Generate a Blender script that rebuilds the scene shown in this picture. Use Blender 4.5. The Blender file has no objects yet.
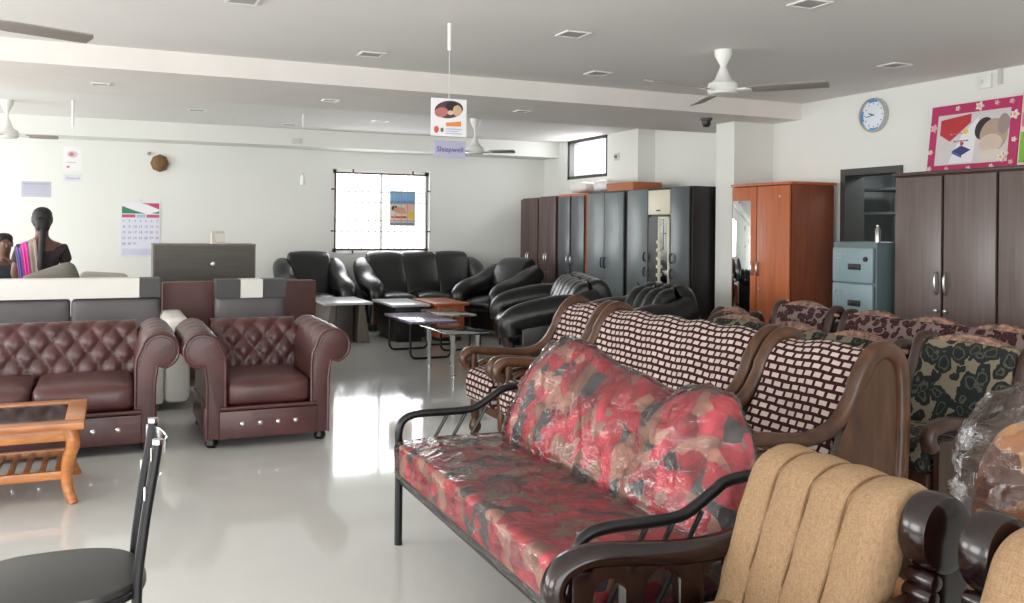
import bpy, bmesh, math, random
from mathutils import Vector, Matrix, noise
random.seed(7)
PI = math.pi
R = math.radians
scene = bpy.context.scene
COL = scene.collection

# ------------------------------------------------------------------ materials
def nt(name):
    m = bpy.data.materials.new(name); m.use_nodes = True
    t = m.node_tree; t.nodes.clear()
    out = t.nodes.new('ShaderNodeOutputMaterial')
    return m, t, out
def lin(c):
    def f(v):
        v /= 255.0
        return v/12.92 if v <= .04045 else ((v+.055)/1.055)**2.4
    return (f(c[0]), f(c[1]), f(c[2]), 1)
def N(t, kind, **kw):
    n = t.nodes.new(kind)
    for k, v in kw.items():
        if k.startswith('i_'): n.inputs[k[2:].replace('_', ' ')].default_value = v
        else: setattr(n, k, v)
    return n
def ramp(t, stops, interp='LINEAR'):
    r = t.nodes.new('ShaderNodeValToRGB'); r.color_ramp.interpolation = interp
    e = r.color_ramp.elements
    while len(e) < len(stops): e.new(.5)
    for k, (p, c) in enumerate(stops):
        e[k].position = p; e[k].color = lin(c)
    return r
def coords(t, scale=(1,1,1), kind='Object', rot=(0,0,0)):
    tc = t.nodes.new('ShaderNodeTexCoord'); mp = t.nodes.new('ShaderNodeMapping')
    mp.inputs['Scale'].default_value = scale; mp.inputs['Rotation'].default_value = rot
    t.links.new(tc.outputs[kind], mp.inputs['Vector']); return mp.outputs['Vector']
def bsdf(t, out, rough=.5, metal=0, spec=.5, coat=0):
    b = t.nodes.new('ShaderNodeBsdfPrincipled')
    b.inputs['Roughness'].default_value = rough; b.inputs['Metallic'].default_value = metal
    b.inputs['Specular IOR Level'].default_value = spec; b.inputs['Coat Weight'].default_value = coat
    t.links.new(b.outputs[0], out.inputs[0]); return b
def bump(t, b, src, strength=.2, dist=.01):
    n = t.nodes.new('ShaderNodeBump'); n.inputs['Strength'].default_value = strength
    n.inputs['Distance'].default_value = dist
    t.links.new(src, n.inputs['Height']); t.links.new(n.outputs[0], b.inputs['Normal'])
def plain(name, c, rough=.5, metal=0, spec=.5, var=.06, vs=3., bs=0, bst=.2, coat=0):
    m, t, o = nt(name); b = bsdf(t, o, rough, metal, spec, coat)
    v = coords(t)
    n = N(t, 'ShaderNodeTexNoise', i_Scale=vs, i_Detail=4.)
    t.links.new(v, n.inputs['Vector'])
    lo = tuple(max(0, k*(1-var)) for k in c); hi = tuple(min(255, k*(1+var)) for k in c)
    r = ramp(t, [(.3, lo), (.7, hi)])
    t.links.new(n.outputs['Fac'], r.inputs[0]); t.links.new(r.outputs[0], b.inputs['Base Color'])
    if bs:
        n2 = N(t, 'ShaderNodeTexNoise', i_Scale=bs, i_Detail=3.)
        t.links.new(v, n2.inputs['Vector']); bump(t, b, n2.outputs['Fac'], bst)
    return m
def wood(name, c1, c2, rough=.35, scale=(14, 14, 1.2), spec=.5, coat=0):
    m, t, o = nt(name); b = bsdf(t, o, rough, 0, spec, coat)
    v = coords(t, scale)
    n = N(t, 'ShaderNodeTexNoise', i_Scale=1.6, i_Detail=6., i_Distortion=.6)
    t.links.new(v, n.inputs['Vector'])
    r = ramp(t, [(.3, c1), (.5, tuple((a+d)/2 for a, d in zip(c1, c2))), (.72, c2)])
    t.links.new(n.outputs['Fac'], r.inputs[0]); t.links.new(r.outputs[0], b.inputs['Base Color'])
    bump(t, b, n.outputs['Fac'], .06)
    return m
def blotches(name, stops, scale, rough=.6, distort=.25, dscale=6, bs=60, sheen=0):
    m, t, o = nt(name); b = bsdf(t, o, rough)
    v = coords(t)
    n = N(t, 'ShaderNodeTexNoise', i_Scale=float(dscale), i_Detail=3.)
    t.links.new(v, n.inputs['Vector'])
    mx = N(t, 'ShaderNodeVectorMath', operation='SCALE'); mx.inputs['Scale'].default_value = distort
    t.links.new(n.outputs['Color'], mx.inputs[0])
    ad = N(t, 'ShaderNodeVectorMath', operation='ADD')
    t.links.new(v, ad.inputs[0]); t.links.new(mx.outputs[0], ad.inputs[1])
    vo = N(t, 'ShaderNodeTexVoronoi', i_Scale=float(scale))
    t.links.new(ad.outputs[0], vo.inputs['Vector'])
    sp = t.nodes.new('ShaderNodeSeparateColor'); t.links.new(vo.outputs['Color'], sp.inputs[0])
    r = ramp(t, stops, 'CONSTANT'); t.links.new(sp.outputs[0], r.inputs[0])
    dk = N(t, 'ShaderNodeMapRange'); dk.inputs['From Min'].default_value = .0; dk.inputs['From Max'].default_value = .8
    dk.inputs['To Min'].default_value = 1.08; dk.inputs['To Max'].default_value = .7
    t.links.new(vo.outputs['Distance'], dk.inputs[0])
    mul = N(t, 'ShaderNodeVectorMath', operation='SCALE')
    t.links.new(r.outputs[0], mul.inputs[0]); t.links.new(dk.outputs[0], mul.inputs['Scale'])
    t.links.new(mul.outputs[0], b.inputs['Base Color'])
    n2 = N(t, 'ShaderNodeTexNoise', i_Scale=float(bs)); t.links.new(v, n2.inputs['Vector'])
    bump(t, b, n2.outputs['Fac'], .25)
    return m
def motif(name, bg, fg, mid, scale, thr, rough=.75, distort=.12, dscale=14):
    # dark leaf or rose motifs on a lighter woven ground
    m, t, o = nt(name); b = bsdf(t, o, rough, 0, .3)
    v = coords(t)
    n = N(t, 'ShaderNodeTexNoise', i_Scale=float(dscale), i_Detail=2.); t.links.new(v, n.inputs['Vector'])
    mx = N(t, 'ShaderNodeVectorMath', operation='SCALE'); mx.inputs['Scale'].default_value = distort
    t.links.new(n.outputs['Color'], mx.inputs[0])
    ad = N(t, 'ShaderNodeVectorMath', operation='ADD')
    t.links.new(v, ad.inputs[0]); t.links.new(mx.outputs[0], ad.inputs[1])
    vo = N(t, 'ShaderNodeTexVoronoi', i_Scale=float(scale)); t.links.new(ad.outputs[0], vo.inputs['Vector'])
    r = ramp(t, [(0, fg), (thr*.45, mid), (thr*.6, fg), (thr, bg)], 'CONSTANT')
    t.links.new(vo.outputs['Distance'], r.inputs[0]); t.links.new(r.outputs[0], b.inputs['Base Color'])
    n2 = N(t, 'ShaderNodeTexNoise', i_Scale=160.); t.links.new(v, n2.inputs['Vector']); bump(t, b, n2.outputs['Fac'], .3)
    return m
def woven(name):
    m, t, o = nt(name); b = bsdf(t, o, .8, 0, .2)
    v = coords(t, (1,1,1), 'UV')
    n = N(t, 'ShaderNodeTexNoise', i_Scale=9., i_Detail=2.); t.links.new(v, n.inputs['Vector'])
    mx = N(t, 'ShaderNodeVectorMath', operation='SCALE'); mx.inputs['Scale'].default_value = .012
    t.links.new(n.outputs['Color'], mx.inputs[0])
    ad = N(t, 'ShaderNodeVectorMath', operation='ADD')
    t.links.new(v, ad.inputs[0]); t.links.new(mx.outputs[0], ad.inputs[1])
    br = N(t, 'ShaderNodeTexBrick', offset=.5, squash=1.0)
    br.inputs['Color1'].default_value = lin((208, 191, 182)); br.inputs['Color2'].default_value = lin((190, 171, 165))
    br.inputs['Mortar'].default_value = lin((50, 16, 20))
    br.inputs['Scale'].default_value = 1.0; br.inputs['Mortar Size'].default_value = .0085
    br.inputs['Mortar Smooth'].default_value = .1
    br.inputs['Brick Width'].default_value = .058; br.inputs['Row Height'].default_value = .038
    t.links.new(ad.outputs[0], br.inputs['Vector'])
    t.links.new(br.outputs['Color'], b.inputs['Base Color'])
    inv = N(t, 'ShaderNodeMath', operation='SUBTRACT'); inv.inputs[0].default_value = 1
    t.links.new(br.outputs['Fac'], inv.inputs[1]); bump(t, b, inv.outputs[0], .6, .01)
    return m
def film(name, tint=(1,1,1,1), painted_glint=.1, wscale=14, rough=.08, bst=.9, glint_col=(235,235,240)):
    # thin clear plastic: mostly transparent, wrinkled gloss and milky highlight streaks painted along the folds
    m, t, o = nt(name)
    v = coords(t, (.75, 1.1, 2.1), rot=(.5, .6, .35))
    n = N(t, 'ShaderNodeTexNoise', i_Scale=float(wscale), i_Detail=5., i_Distortion=1.2); t.links.new(v, n.inputs['Vector'])
    bp = t.nodes.new('ShaderNodeBump'); bp.inputs['Strength'].default_value = bst; bp.inputs['Distance'].default_value = .03
    t.links.new(n.outputs['Fac'], bp.inputs['Height'])
    tr = t.nodes.new('ShaderNodeBsdfTransparent'); tr.inputs[0].default_value = tint
    gl = t.nodes.new('ShaderNodeBsdfGlossy'); gl.inputs['Roughness'].default_value = rough
    df = t.nodes.new('ShaderNodeBsdfDiffuse'); df.inputs[0].default_value = lin(glint_col)
    t.links.new(bp.outputs[0], gl.inputs['Normal'])
    fr = t.nodes.new('ShaderNodeFresnel'); fr.inputs[0].default_value = 1.6; t.links.new(bp.outputs[0], fr.inputs['Normal'])
    m1 = t.nodes.new('ShaderNodeMixShader')
    rg = N(t, 'ShaderNodeTexNoise', noise_type='RIDGED_MULTIFRACTAL', i_Scale=float(wscale)*.9, i_Detail=3.); t.links.new(v, rg.inputs['Vector'])
    mr = N(t, 'ShaderNodeMapRange'); mr.inputs['From Min'].default_value = .85; mr.inputs['From Max'].default_value = 1.5; mr.inputs['To Min'].default_value = painted_glint; mr.inputs['To Max'].default_value = painted_glint+.4
    t.links.new(rg.outputs['Fac'], mr.inputs[0]); t.links.new(mr.outputs[0], m1.inputs[0])
    t.links.new(tr.outputs[0], m1.inputs[1]); t.links.new(df.outputs[0], m1.inputs[2])
    m2 = t.nodes.new('ShaderNodeMixShader'); t.links.new(fr.outputs[0], m2.inputs[0])
    t.links.new(m1.outputs[0], m2.inputs[1]); t.links.new(gl.outputs[0], m2.inputs[2])
    t.links.new(m2.outputs[0], o.inputs[0])
    return m

MT = {}
MT['wall'] = plain('wall_paint', (230, 231, 226), .7, spec=.2, var=.012, vs=.8)
MT['ceiling'] = plain('ceiling_paint', (232, 230, 227), .8, spec=.2, var=.012, vs=.7)
MT['beam'] = plain('beam_paint', (232, 227, 222), .8, spec=.2, var=.012)
MT['floor'] = plain('polished_floor', (200, 200, 196), .07, spec=.6, var=.03, vs=.9)
MT['white'] = plain('white_enamel', (232, 232, 228), .35, var=.02)
MT['whiteleather'] = plain('white_leather', (232, 229, 222), .4, var=.02, bs=90, bst=.15)
MT['blk'] = plain('black_leather', (11, 13, 15), .3, spec=.55, var=.2, bs=70, bst=.25)
MT['blk2'] = plain('black_base', (10, 11, 12), .5, var=.1)
MT['chest'] = plain('oxblood_leather', (76, 41, 40), .38, spec=.5, var=.14, vs=6, bs=120, bst=.2, coat=.15)
MT['maroon'] = plain('maroon_leather', (86, 47, 44), .45, var=.08, bs=100)
MT['grey'] = plain('charcoal_leather', (88, 84, 86), .45, var=.06, bs=100)
MT['darkgrey'] = plain('dark_leather', (62, 60, 60), .45, var=.06, bs=100)
MT['metalblk'] = plain('black_metal', (22, 22, 24), .3, .3, var=.1)
MT['chrome'] = plain('chrome', (215, 218, 220), .12, 1, var=.03)
MT['steel'] = plain('satin_steel', (190, 190, 188), .3, 1, var=.03)
MT['seatblk'] = plain('black_vinyl', (44, 44, 43), .34, var=.06, bs=320, bst=.06)
MT['woven'] = woven('woven_check_fabric')
MT['walnut'] = wood('walnut_wood', (70, 44, 30), (112, 74, 50), .32, (10, 10, 3))
MT['oakframe'] = wood('brown_polished_wood', (62, 38, 24), (96, 61, 38), .3, (10, 10, 3))
MT['rosewood'] = wood('rosewood', (16, 6, 6), (28, 10, 9), .2, (8, 8, 3), coat=.12)
MT['teak'] = wood('teak_wood', (160, 92, 42), (204, 130, 66), .28, (4, 22, 22), coat=.2)
MT['orange'] = wood('orange_laminate', (172, 88, 50), (198, 110, 66), .35, (18, 18, 1.2))
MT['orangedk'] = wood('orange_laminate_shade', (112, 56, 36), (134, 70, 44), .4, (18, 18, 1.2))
MT['brownlam'] = wood('brown_laminate', (96, 82, 79), (112, 98, 94), .3, (26, 26, 1.0))
MT['browndk'] = wood('brown_dark_laminate', (58, 42, 38), (76, 56, 50), .35, (26, 26, 1.0))
MT['wenge'] = wood('wenge_laminate', (66, 46, 42), (90, 66, 60), .4, (26, 26, 1.0))
MT['bluegrey'] = plain('blue_grey_laminate', (100, 109, 110), .3, var=.05)
MT['slate'] = plain('slate_laminate', (70, 76, 79), .3, var=.05)
MT['coal'] = plain('coal_laminate', (26, 24, 24), .4, var=.08)
MT['cream'] = plain('cream_laminate', (214, 208, 184), .35, var=.02)
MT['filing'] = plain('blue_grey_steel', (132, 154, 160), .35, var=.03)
MT['filingshade'] = plain('blue_grey_steel_shaded', (96, 112, 117), .4, var=.03)  # darker steel for the body: side shading painted into its colour
MT['mirror'] = plain('mirror_glass', (235, 238, 238), .02, 1, var=0.005)
MT['taupe'] = wood('taupe_laminate', (96, 88, 78), (116, 106, 96), .4, (10, 10, 1.5))
MT['taupedk'] = wood('dark_taupe_laminate', (62, 58, 50), (76, 70, 62), .4, (1.2, 10, 20))
MT['lightgreytop'] = plain('pale_grey_top', (196, 198, 200), .25, var=.03)
MT['redtop'] = wood('red_brown_laminate', (156, 82, 54), (186, 104, 70), .3, (1.5, 14, 14))
MT['purple'] = plain('purple_glass_top', (124, 108, 142), .16, var=.25, vs=7)
MT['gold'] = blotches('floral_glass_top', [(0, (128, 120, 120)), (.35, (176, 164, 152)), (.6, (92, 86, 92)), (.8, (190, 176, 160))], 12, .12, bs=3)
MT['redfloral'] = blotches('red_floral_fabric', [(0, (196, 12, 42)), (.24, (218, 48, 74)), (.42, (160, 8, 32)), (.58, (150, 98, 76)), (.74, (64, 60, 62)), (.86, (186, 126, 104))], 15, .6, .1, 8)
MT['maroonleaf'] = motif('maroon_leaf_fabric', (124, 104, 100), (46, 16, 22), (84, 46, 50), 21, .56, distort=.06, dscale=16)
MT['creamrose'] = motif('cream_fabric_black_roses', (126, 116, 96), (26, 31, 30), (74, 76, 66), 13, .6, distort=.07, dscale=14)
MT['carved'] = plain('carved_crest_wood', (118, 86, 70), .45, var=.45, vs=28, bs=30, bst=.9)
MT['carveddk'] = wood('dark_carved_wood', (44, 28, 22), (72, 46, 36), .35)
MT['beige'] = None
def beige_fabric():
    m, t, o = nt('beige_chenille'); b = bsdf(t, o, .9, 0, .15)
    v = coords(t, (60, 420, 420))
    n = N(t, 'ShaderNodeTexNoise', i_Scale=1., i_Detail=4.); t.links.new(v, n.inputs['Vector'])
    v2 = coords(t, (300, 70, 70)); n2 = N(t, 'ShaderNodeTexNoise', i_Scale=1., i_Detail=3.); t.links.new(v2, n2.inputs['Vector'])
    ad = N(t, 'ShaderNodeMath', operation='ADD'); t.links.new(n.outputs['Fac'], ad.inputs[0]); t.links.new(n2.outputs['Fac'], ad.inputs[1])
    hf = N(t, 'ShaderNodeMath', operation='MULTIPLY'); hf.inputs[1].default_value = .5; t.links.new(ad.outputs[0], hf.inputs[0])
    r = ramp(t, [(.25, (116, 90, 66)), (.5, (147, 118, 89)), (.75, (168, 140, 110))]); t.links.new(hf.outputs[0], r.inputs[0])
    t.links.new(r.outputs[0], b.inputs['Base Color']); bump(t, b, hf.outputs[0], .5, .01)
    return m
MT['beige'] = beige_fabric()
MT['seam'] = plain('brown_seam', (112, 82, 52), .9, var=.1)
MT['film'] = film('clear_plastic_wrap', painted_glint=.02, wscale=7, bst=.8)
MT['film2'] = film('crumpled_plastic_bag', painted_glint=.0, wscale=7, bst=.6)
MT['wrapbrown'] = blotches('brown_carved_cushion', [(0, (172, 112, 66)), (.35, (138, 82, 46)), (.65, (190, 136, 88)), (.85, (104, 62, 40))], 9, .5, .2, 6)
def thin_glass():
    m, t, o = nt('window_glass')
    tr = t.nodes.new('ShaderNodeBsdfTransparent'); gl = t.nodes.new('ShaderNodeBsdfGlossy'); gl.inputs['Roughness'].default_value = .02
    mx = t.nodes.new('ShaderNodeMixShader'); mx.inputs[0].default_value = .06
    t.links.new(tr.outputs[0], mx.inputs[1]); t.links.new(gl.outputs[0], mx.inputs[2]); t.links.new(mx.outputs[0], o.inputs[0]); return m
MT['glass'] = thin_glass()
def table_glass():
    m, t, o = nt('table_glass')
    tr = t.nodes.new('ShaderNodeBsdfTransparent'); tr.inputs[0].default_value = (.62, .7, .68, 1)
    gl = t.nodes.new('ShaderNodeBsdfGlossy'); gl.inputs['Roughness'].default_value = .03
    lw = t.nodes.new('ShaderNodeFresnel'); lw.inputs[0].default_value = 1.55
    mx = t.nodes.new('ShaderNodeMixShader'); t.links.new(lw.outputs[0], mx.inputs[0])
    t.links.new(tr.outputs[0], mx.inputs[1]); t.links.new(gl.outputs[0], mx.inputs[2]); t.links.new(mx.outputs[0], o.inputs[0]); return m
MT['tglass'] = table_glass()
MT['smoked'] = plain('smoked_glass', (44, 42, 42), .08, var=.2, vs=9)
MT['doorframe'] = plain('dark_door_frame', (62, 62, 60), .4, var=.05)
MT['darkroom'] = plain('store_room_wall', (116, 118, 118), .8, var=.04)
MT['grille'] = plain('brown_grille_paint', (74, 58, 52), .5, var=.1)
MT['bar'] = plain('pale_grille_bar', (150, 140, 136), .5, var=.05)
MT['skin'] = plain('brown_skin', (98, 62, 48), .5, var=.05)
MT['hair'] = plain('black_hair', (12, 10, 11), .6, var=.2, bs=120)
MT['blouse'] = plain('dark_blouse', (44, 30, 36), .8, var=.1)
MT['sarigrey'] = plain('grey_sari_cloth', (158, 142, 132), .8, var=.08)
MT['saripink'] = plain('pink_sari_border', (214, 60, 150), .7, var=.1)
MT['saripurple'] = plain('purple_sari_border', (96, 84, 150), .7, var=.1)
MT['shirt'] = plain('dark_blue_shirt', (44, 52, 62), .8, var=.15)
MT['trouser'] = plain('dark_trousers', (46, 46, 50), .8, var=.1)
MT['officegrey'] = plain('grey_chair_fabric', (112, 108, 100), .8, var=.06)
MT['officepale'] = plain('pale_chair_fabric', (182, 178, 172), .8, var=.05)
_cc = {}
def flat(c, rough=.6):
    k = (c, rough)
    if k not in _cc: _cc[k] = plain('paint_%02x%02x%02x' % c, c, rough, var=.02)
    return _cc[k]

# ------------------------------------------------------------------ mesh helpers
def bm_new(): return bmesh.new()
def add_mesh(bm, tmp, mat=None):
    me = bpy.data.meshes.new('tmp'); tmp.to_mesh(me); tmp.free()
    if mat is not None: me.transform(mat)
    bm.from_mesh(me); bpy.data.meshes.remove(me)
def box(bm, c, s, bev=0, rot=None, seg=2):
    t = bmesh.new(); bmesh.ops.create_cube(t, size=1)
    bmesh.ops.scale(t, vec=s, verts=t.verts)
    if bev: bmesh.ops.bevel(t, geom=list(t.edges), offset=min(bev, .49*min(s)), segments=seg, profile=.6, affect='EDGES')
    M = Matrix.Translation(c)
    if rot is not None: M = M @ (rot if isinstance(rot, Matrix) else Matrix.Rotation(rot[0], 4, 'X') @ Matrix.Rotation(rot[1], 4, 'Y') @ Matrix.Rotation(rot[2], 4, 'Z'))
    add_mesh(bm, t, M); return bm
def rbox(bm, c, s, r, n=7, puff=(0, 0, 0), rot=None, wr=0):
    # rounded, optionally puffed cushion block
    t = bmesh.new(); bmesh.ops.create_cube(t, size=2)
    bmesh.ops.subdivide_edges(t, edges=list(t.edges), cuts=n, use_grid_fill=True)
    hx, hy, hz = s[0]/2, s[1]/2, s[2]/2; r = min(r, hx, hy, hz)
    for v in t.verts:
        x, y, z = v.co
        # concentrate samples near edges
        f = lambda q: math.copysign(1-(1-abs(q))**1.5, q)
        p = Vector((f(x)*hx, f(y)*hy, f(z)*hz))
        q = Vector((max(-hx+r, min(hx-r, p.x)), max(-hy+r, min(hy-r, p.y)), max(-hz+r, min(hz-r, p.z))))
        d = p-q
        if d.length > 1e-9: p = q + d.normalized()*min(d.length, r) if d.length > r else p
        u = Vector((p.x/hx, p.y/hy, p.z/hz))
        p.x += puff[0]*u.x*max(0, 1-u.y**2)*max(0, 1-u.z**2)
        p.y += puff[1]*u.y*max(0, 1-u.x**2)*max(0, 1-u.z**2)
        p.z += puff[2]*u.z*max(0, 1-u.x**2)*max(0, 1-u.y**2)
        if wr: p += Vector((noise.noise(p*7+Vector(c)), noise.noise(p*7+Vector((9, 1, 4))), noise.noise(p*6+Vector((3, 7, 2)))))*wr
        v.co = p
    M = Matrix.Translation(c)
    if rot is not None: M = M @ Matrix.Rotation(rot[2], 4, 'Z') @ Matrix.Rotation(rot[1], 4, 'Y') @ Matrix.Rotation(rot[0], 4, 'X')
    add_mesh(bm, t, M); return bm
def cr(pts, n=6, closed=False):
    # Catmull-Rom through points of any dimension
    P = [Vector(p) for p in pts]; out = []
    m = len(P); rng = m if closed else m-1
    for i in range(rng):
        g = lambda k: P[k % m] if closed else P[max(0, min(m-1, k))]
        a, b, c, d = g(i-1), g(i), g(i+1), g(i+2)
        for k in range(n):
            u = k/n
            out.append(.5*((2*b)+(c-a)*u+(2*a-5*b+4*c-d)*u*u+(3*b-a-3*c+d)*u**3))
    if not closed: out.append(P[-1].copy())
    return out
def tube(bm, pts, r, seg=10, closed=False, flatz=1.0):
    P = [Vector(p) for p in pts]; n = len(P)
    rad = r if isinstance(r, (list, tuple)) else [r]*n
    rings = []; up = None
    for i in range(n):
        a = P[(i-1) % n] if (closed or i > 0) else P[i]; b = P[(i+1) % n] if (closed or i < n-1) else P[i]
        d = (b-a); d = d.normalized() if d.length > 1e-9 else Vector((0, 0, 1))
        if up is None:
            up = Vector((0, 0, 1)) if abs(d.z) < .9 else Vector((1, 0, 0))
        s = d.cross(up)
        if s.length < 1e-6: s = d.cross(Vector((.3, 1, .2)))
        s.normalize(); u2 = s.cross(d).normalized(); up = u2
        rings.append([bm.verts.new(P[i]+s*math.cos(2*PI*k/seg)*rad[i]+u2*math.sin(2*PI*k/seg)*rad[i]*flatz) for k in range(seg)])
    for i in range(n if closed else n-1):
        A, B_ = rings[i], rings[(i+1) % n]
        for k in range(seg): bm.faces.new((A[k], A[(k+1) % seg], B_[(k+1) % seg], B_[k]))
    if not closed:
        bm.faces.new(rings[0][::-1]); bm.faces.new(rings[-1])
    return bm
def lathe(bm, prof, c=(0, 0, 0), seg=20, axis='Z', rot=None):
    t = bmesh.new(); rings = []
    for r_, z in prof:
        if r_ < 1e-5: rings.append([t.verts.new((0, 0, z))])
        else: rings.append([t.verts.new((r_*math.cos(2*PI*k/seg), r_*math.sin(2*PI*k/seg), z)) for k in range(seg)])
    for A, B_ in zip(rings, rings[1:]):
        for k in range(seg):
            k2 = (k+1) % seg
            if len(A) == 1 and len(B_) == 1: continue
            if len(A) == 1: t.faces.new((A[0], B_[k], B_[k2]))
            elif len(B_) == 1: t.faces.new((A[k], A[k2], B_[0]))
            else: t.faces.new((A[k], A[k2], B_[k2], B_[k]))
    if len(rings[0]) > 1: t.faces.new(rings[0][::-1])
    if len(rings[-1]) > 1: t.faces.new(rings[-1])
    M = Matrix.Translation(c)
    if rot is not None: M = M @ rot
    elif axis == 'X': M = M @ Matrix.Rotation(PI/2, 4, 'Y')
    elif axis == 'Y': M = M @ Matrix.Rotation(-PI/2, 4, 'X')
    add_mesh(bm, t, M); return bm
def prism(bm, poly, a0, a1, plane='YZ', bev=0):
    t = bmesh.new()
    def P(a, p):
        return (a, p[0], p[1]) if plane == 'YZ' else (p[0], a, p[1]) if plane == 'XZ' else (p[0], p[1], a)
    A = [t.verts.new(P(a0, p)) for p in poly]; B_ = [t.verts.new(P(a1, p)) for p in poly]; n = len(poly)
    fa = t.faces.new(A[::-1]); fb = t.faces.new(B_)
    for k in range(n): t.faces.new((A[k], A[(k+1) % n], B_[(k+1) % n], B_[k]))
    bmesh.ops.recalc_face_normals(t, faces=list(t.faces))
    if bev:
        es = [e for e in t.edges if any(f in (fa, fb) for f in e.link_faces)]
        bmesh.ops.bevel(t, geom=es, offset=bev, segments=2, profile=.6, affect='EDGES')
    add_mesh(bm, t); return bm
def norm2(P, closed):
    out = []; n = len(P)
    for i in range(n):
        a = P[(i-1) % n] if (closed or i > 0) else P[i]; b = P[(i+1) % n] if (closed or i < n-1) else P[i]
        d = (b-a); d = d/d.length if d.length > 1e-9 else Vector((1, 0))
        out.append(Vector((-d.y, d.x)))
    return out
def strap(bm, path, x0, x1, th, plane='YZ', bev=.012):
    # band of thickness th (number or list) following a 2D path, from x0 to x1
    P = [Vector(p) for p in path]; n = len(P); T = th if isinstance(th, (list, tuple)) else [th]*n
    if len(T) != n: T = [T[0]+(T[-1]-T[0])*i/(n-1) for i in range(n)]
    Nn = norm2(P, False)
    t = bmesh.new()
    def V(a, p): return (a, p.x, p.y) if plane == 'YZ' else (p.x, a, p.y) if plane == 'XZ' else (p.x, p.y, a)
    sx = 1 if x1 > x0 else -1; bev = min(bev, abs(x1-x0)*.4, min(T)*.4)
    rings = []
    for i in range(n):
        h = T[i]/2; q = Nn[i]; p = P[i]
        rings.append([t.verts.new(V(a, p+q*o)) for a, o in ((x0, -h+bev), (x0+sx*bev, -h), (x1-sx*bev, -h), (x1, -h+bev), (x1, h-bev), (x1-sx*bev, h), (x0+sx*bev, h), (x0, h-bev))])
    for A, B_ in zip(rings, rings[1:]):
        for k in range(8): t.faces.new((A[k], A[(k+1) % 8], B_[(k+1) % 8], B_[k]))
    t.faces.new(rings[0][::-1]); t.faces.new(rings[-1])
    bmesh.ops.recalc_face_normals(t, faces=list(t.faces))
    add_mesh(bm, t); return bm
def thick(path, th):
    # closed section around an open 2D path with rounded ends
    P = [Vector(p) for p in path]; Nn = norm2(P, False); n = len(P)
    T = th if isinstance(th, (list, tuple)) else [th]*n
    if len(T) != n: T = [T[min(len(T)-1, int(i/(n-1)*(len(T)-1)))]+(T[min(len(T)-1, int(i/(n-1)*(len(T)-1))+1)]-T[min(len(T)-1, int(i/(n-1)*(len(T)-1)))])*((i/(n-1)*(len(T)-1)) % 1) for i in range(n)]
    L = [P[i]+Nn[i]*T[i]/2 for i in range(n)]; Rr = [P[i]-Nn[i]*T[i]/2 for i in range(n)]
    def cap(c, q, d, r):
        return [c+q*math.cos(a)*r+d*math.sin(a)*r for a in (PI*.2, PI*.4, PI*.6, PI*.8)]
    d1 = (P[-1]-P[-2]).normalized(); d0 = (P[0]-P[1]).normalized()
    return L+cap(P[-1], Nn[-1], d1, T[-1]/2)+Rr[::-1]+cap(P[0], -Nn[0], d0, T[0]/2)
def sweep(bm, sec, xs, disp=None, plane='YZ', shrink=0, uv=True):
    # closed 2D section swept along an axis; disp(u, i, p) pushes along the section normal
    P = [Vector(p) for p in sec]; n = len(P); Nn = norm2(P, True)
    area = sum(P[i].x*P[(i+1) % n].y-P[(i+1) % n].x*P[i].y for i in range(n))
    if area > 0: Nn = [-q for q in Nn]
    arc = [0]
    for i in range(n): arc.append(arc[-1]+(P[(i+1) % n]-P[i]).length)
    def V(a, p): return (a, p.x, p.y) if plane == 'YZ' else (p.x, a, p.y)
    t = bmesh.new(); uvl = t.loops.layers.uv.new('UVMap')
    rings = []; x0, x1 = xs[0], xs[-1]
    XS = list(xs); SH = [0.]*len(XS)
    if shrink:
        k = 5; s = 1 if x1 > x0 else -1
        pre = [(x0+s*shrink*(1-math.cos(a)), shrink*(1-math.sin(a))) for a in [PI/2*j/k for j in range(k)]]
        mid = [(x, 0.) for x in XS if abs(x-x0) > shrink and abs(x-x1) > shrink]
        post = [(x1-s*shrink*(1-math.cos(a)), shrink*(1-math.sin(a))) for a in [PI/2*j/k for j in range(k)]][::-1]
        al = pre+[(x0+s*shrink, 0.)]+mid+[(x1-s*shrink, 0.)]+post
        XS = [a for a, b in al]; SH = [b for a, b in al]
    for x, sh in zip(XS, SH):
        u = (x-x0)/(x1-x0)
        rings.append([t.verts.new(V(x, P[i]+Nn[i]*((disp(u, i, P[i]) if disp else 0)-sh))) for i in range(n)])
    for j in range(len(XS)-1):
        for i in range(n):
            i2 = (i+1) % n
            f = t.faces.new((rings[j][i], rings[j][i2], rings[j+1][i2], rings[j+1][i]))
            for lp, (uu, vv) in zip(f.loops, ((XS[j], arc[i]), (XS[j], arc[i+1]), (XS[j+1], arc[i+1]), (XS[j+1], arc[i]))): lp[uvl].uv = (uu, vv)
    for rg in (rings[0][::-1], rings[-1]):
        c = sum((v.co for v in rg), Vector())/n
        f = t.faces.new(rg)
        for lp in f.loops: lp[uvl].uv = (lp.vert.co.y, lp.vert.co.z)
    bmesh.ops.recalc_face_normals(t, faces=list(t.faces))
    me = bpy.data.meshes.new('tmp'); t.to_mesh(me); t.free()
    if not bm.loops.layers.uv: bm.loops.layers.uv.new('UVMap')
    bm.from_mesh(me); bpy.data.meshes.remove(me); return bm
def frange(a, b, n): return [a+(b-a)*i/n for i in range(n+1)]
def obj(name, bm, m, parent=None, angle=40, smooth=True):
    me = bpy.data.meshes.new(name); bm.normal_update(); bm.to_mesh(me); bm.free()
    if smooth:
        for p in me.polygons: p.use_smooth = True
        me.set_sharp_from_angle(angle=R(angle))
    if isinstance(m, (list, tuple)):
        for k in m: me.materials.append(k)
    else: me.materials.append(m)
    o = bpy.data.objects.new(name, me); COL.objects.link(o)
    if parent is not None: o.parent = parent
    return o
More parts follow.
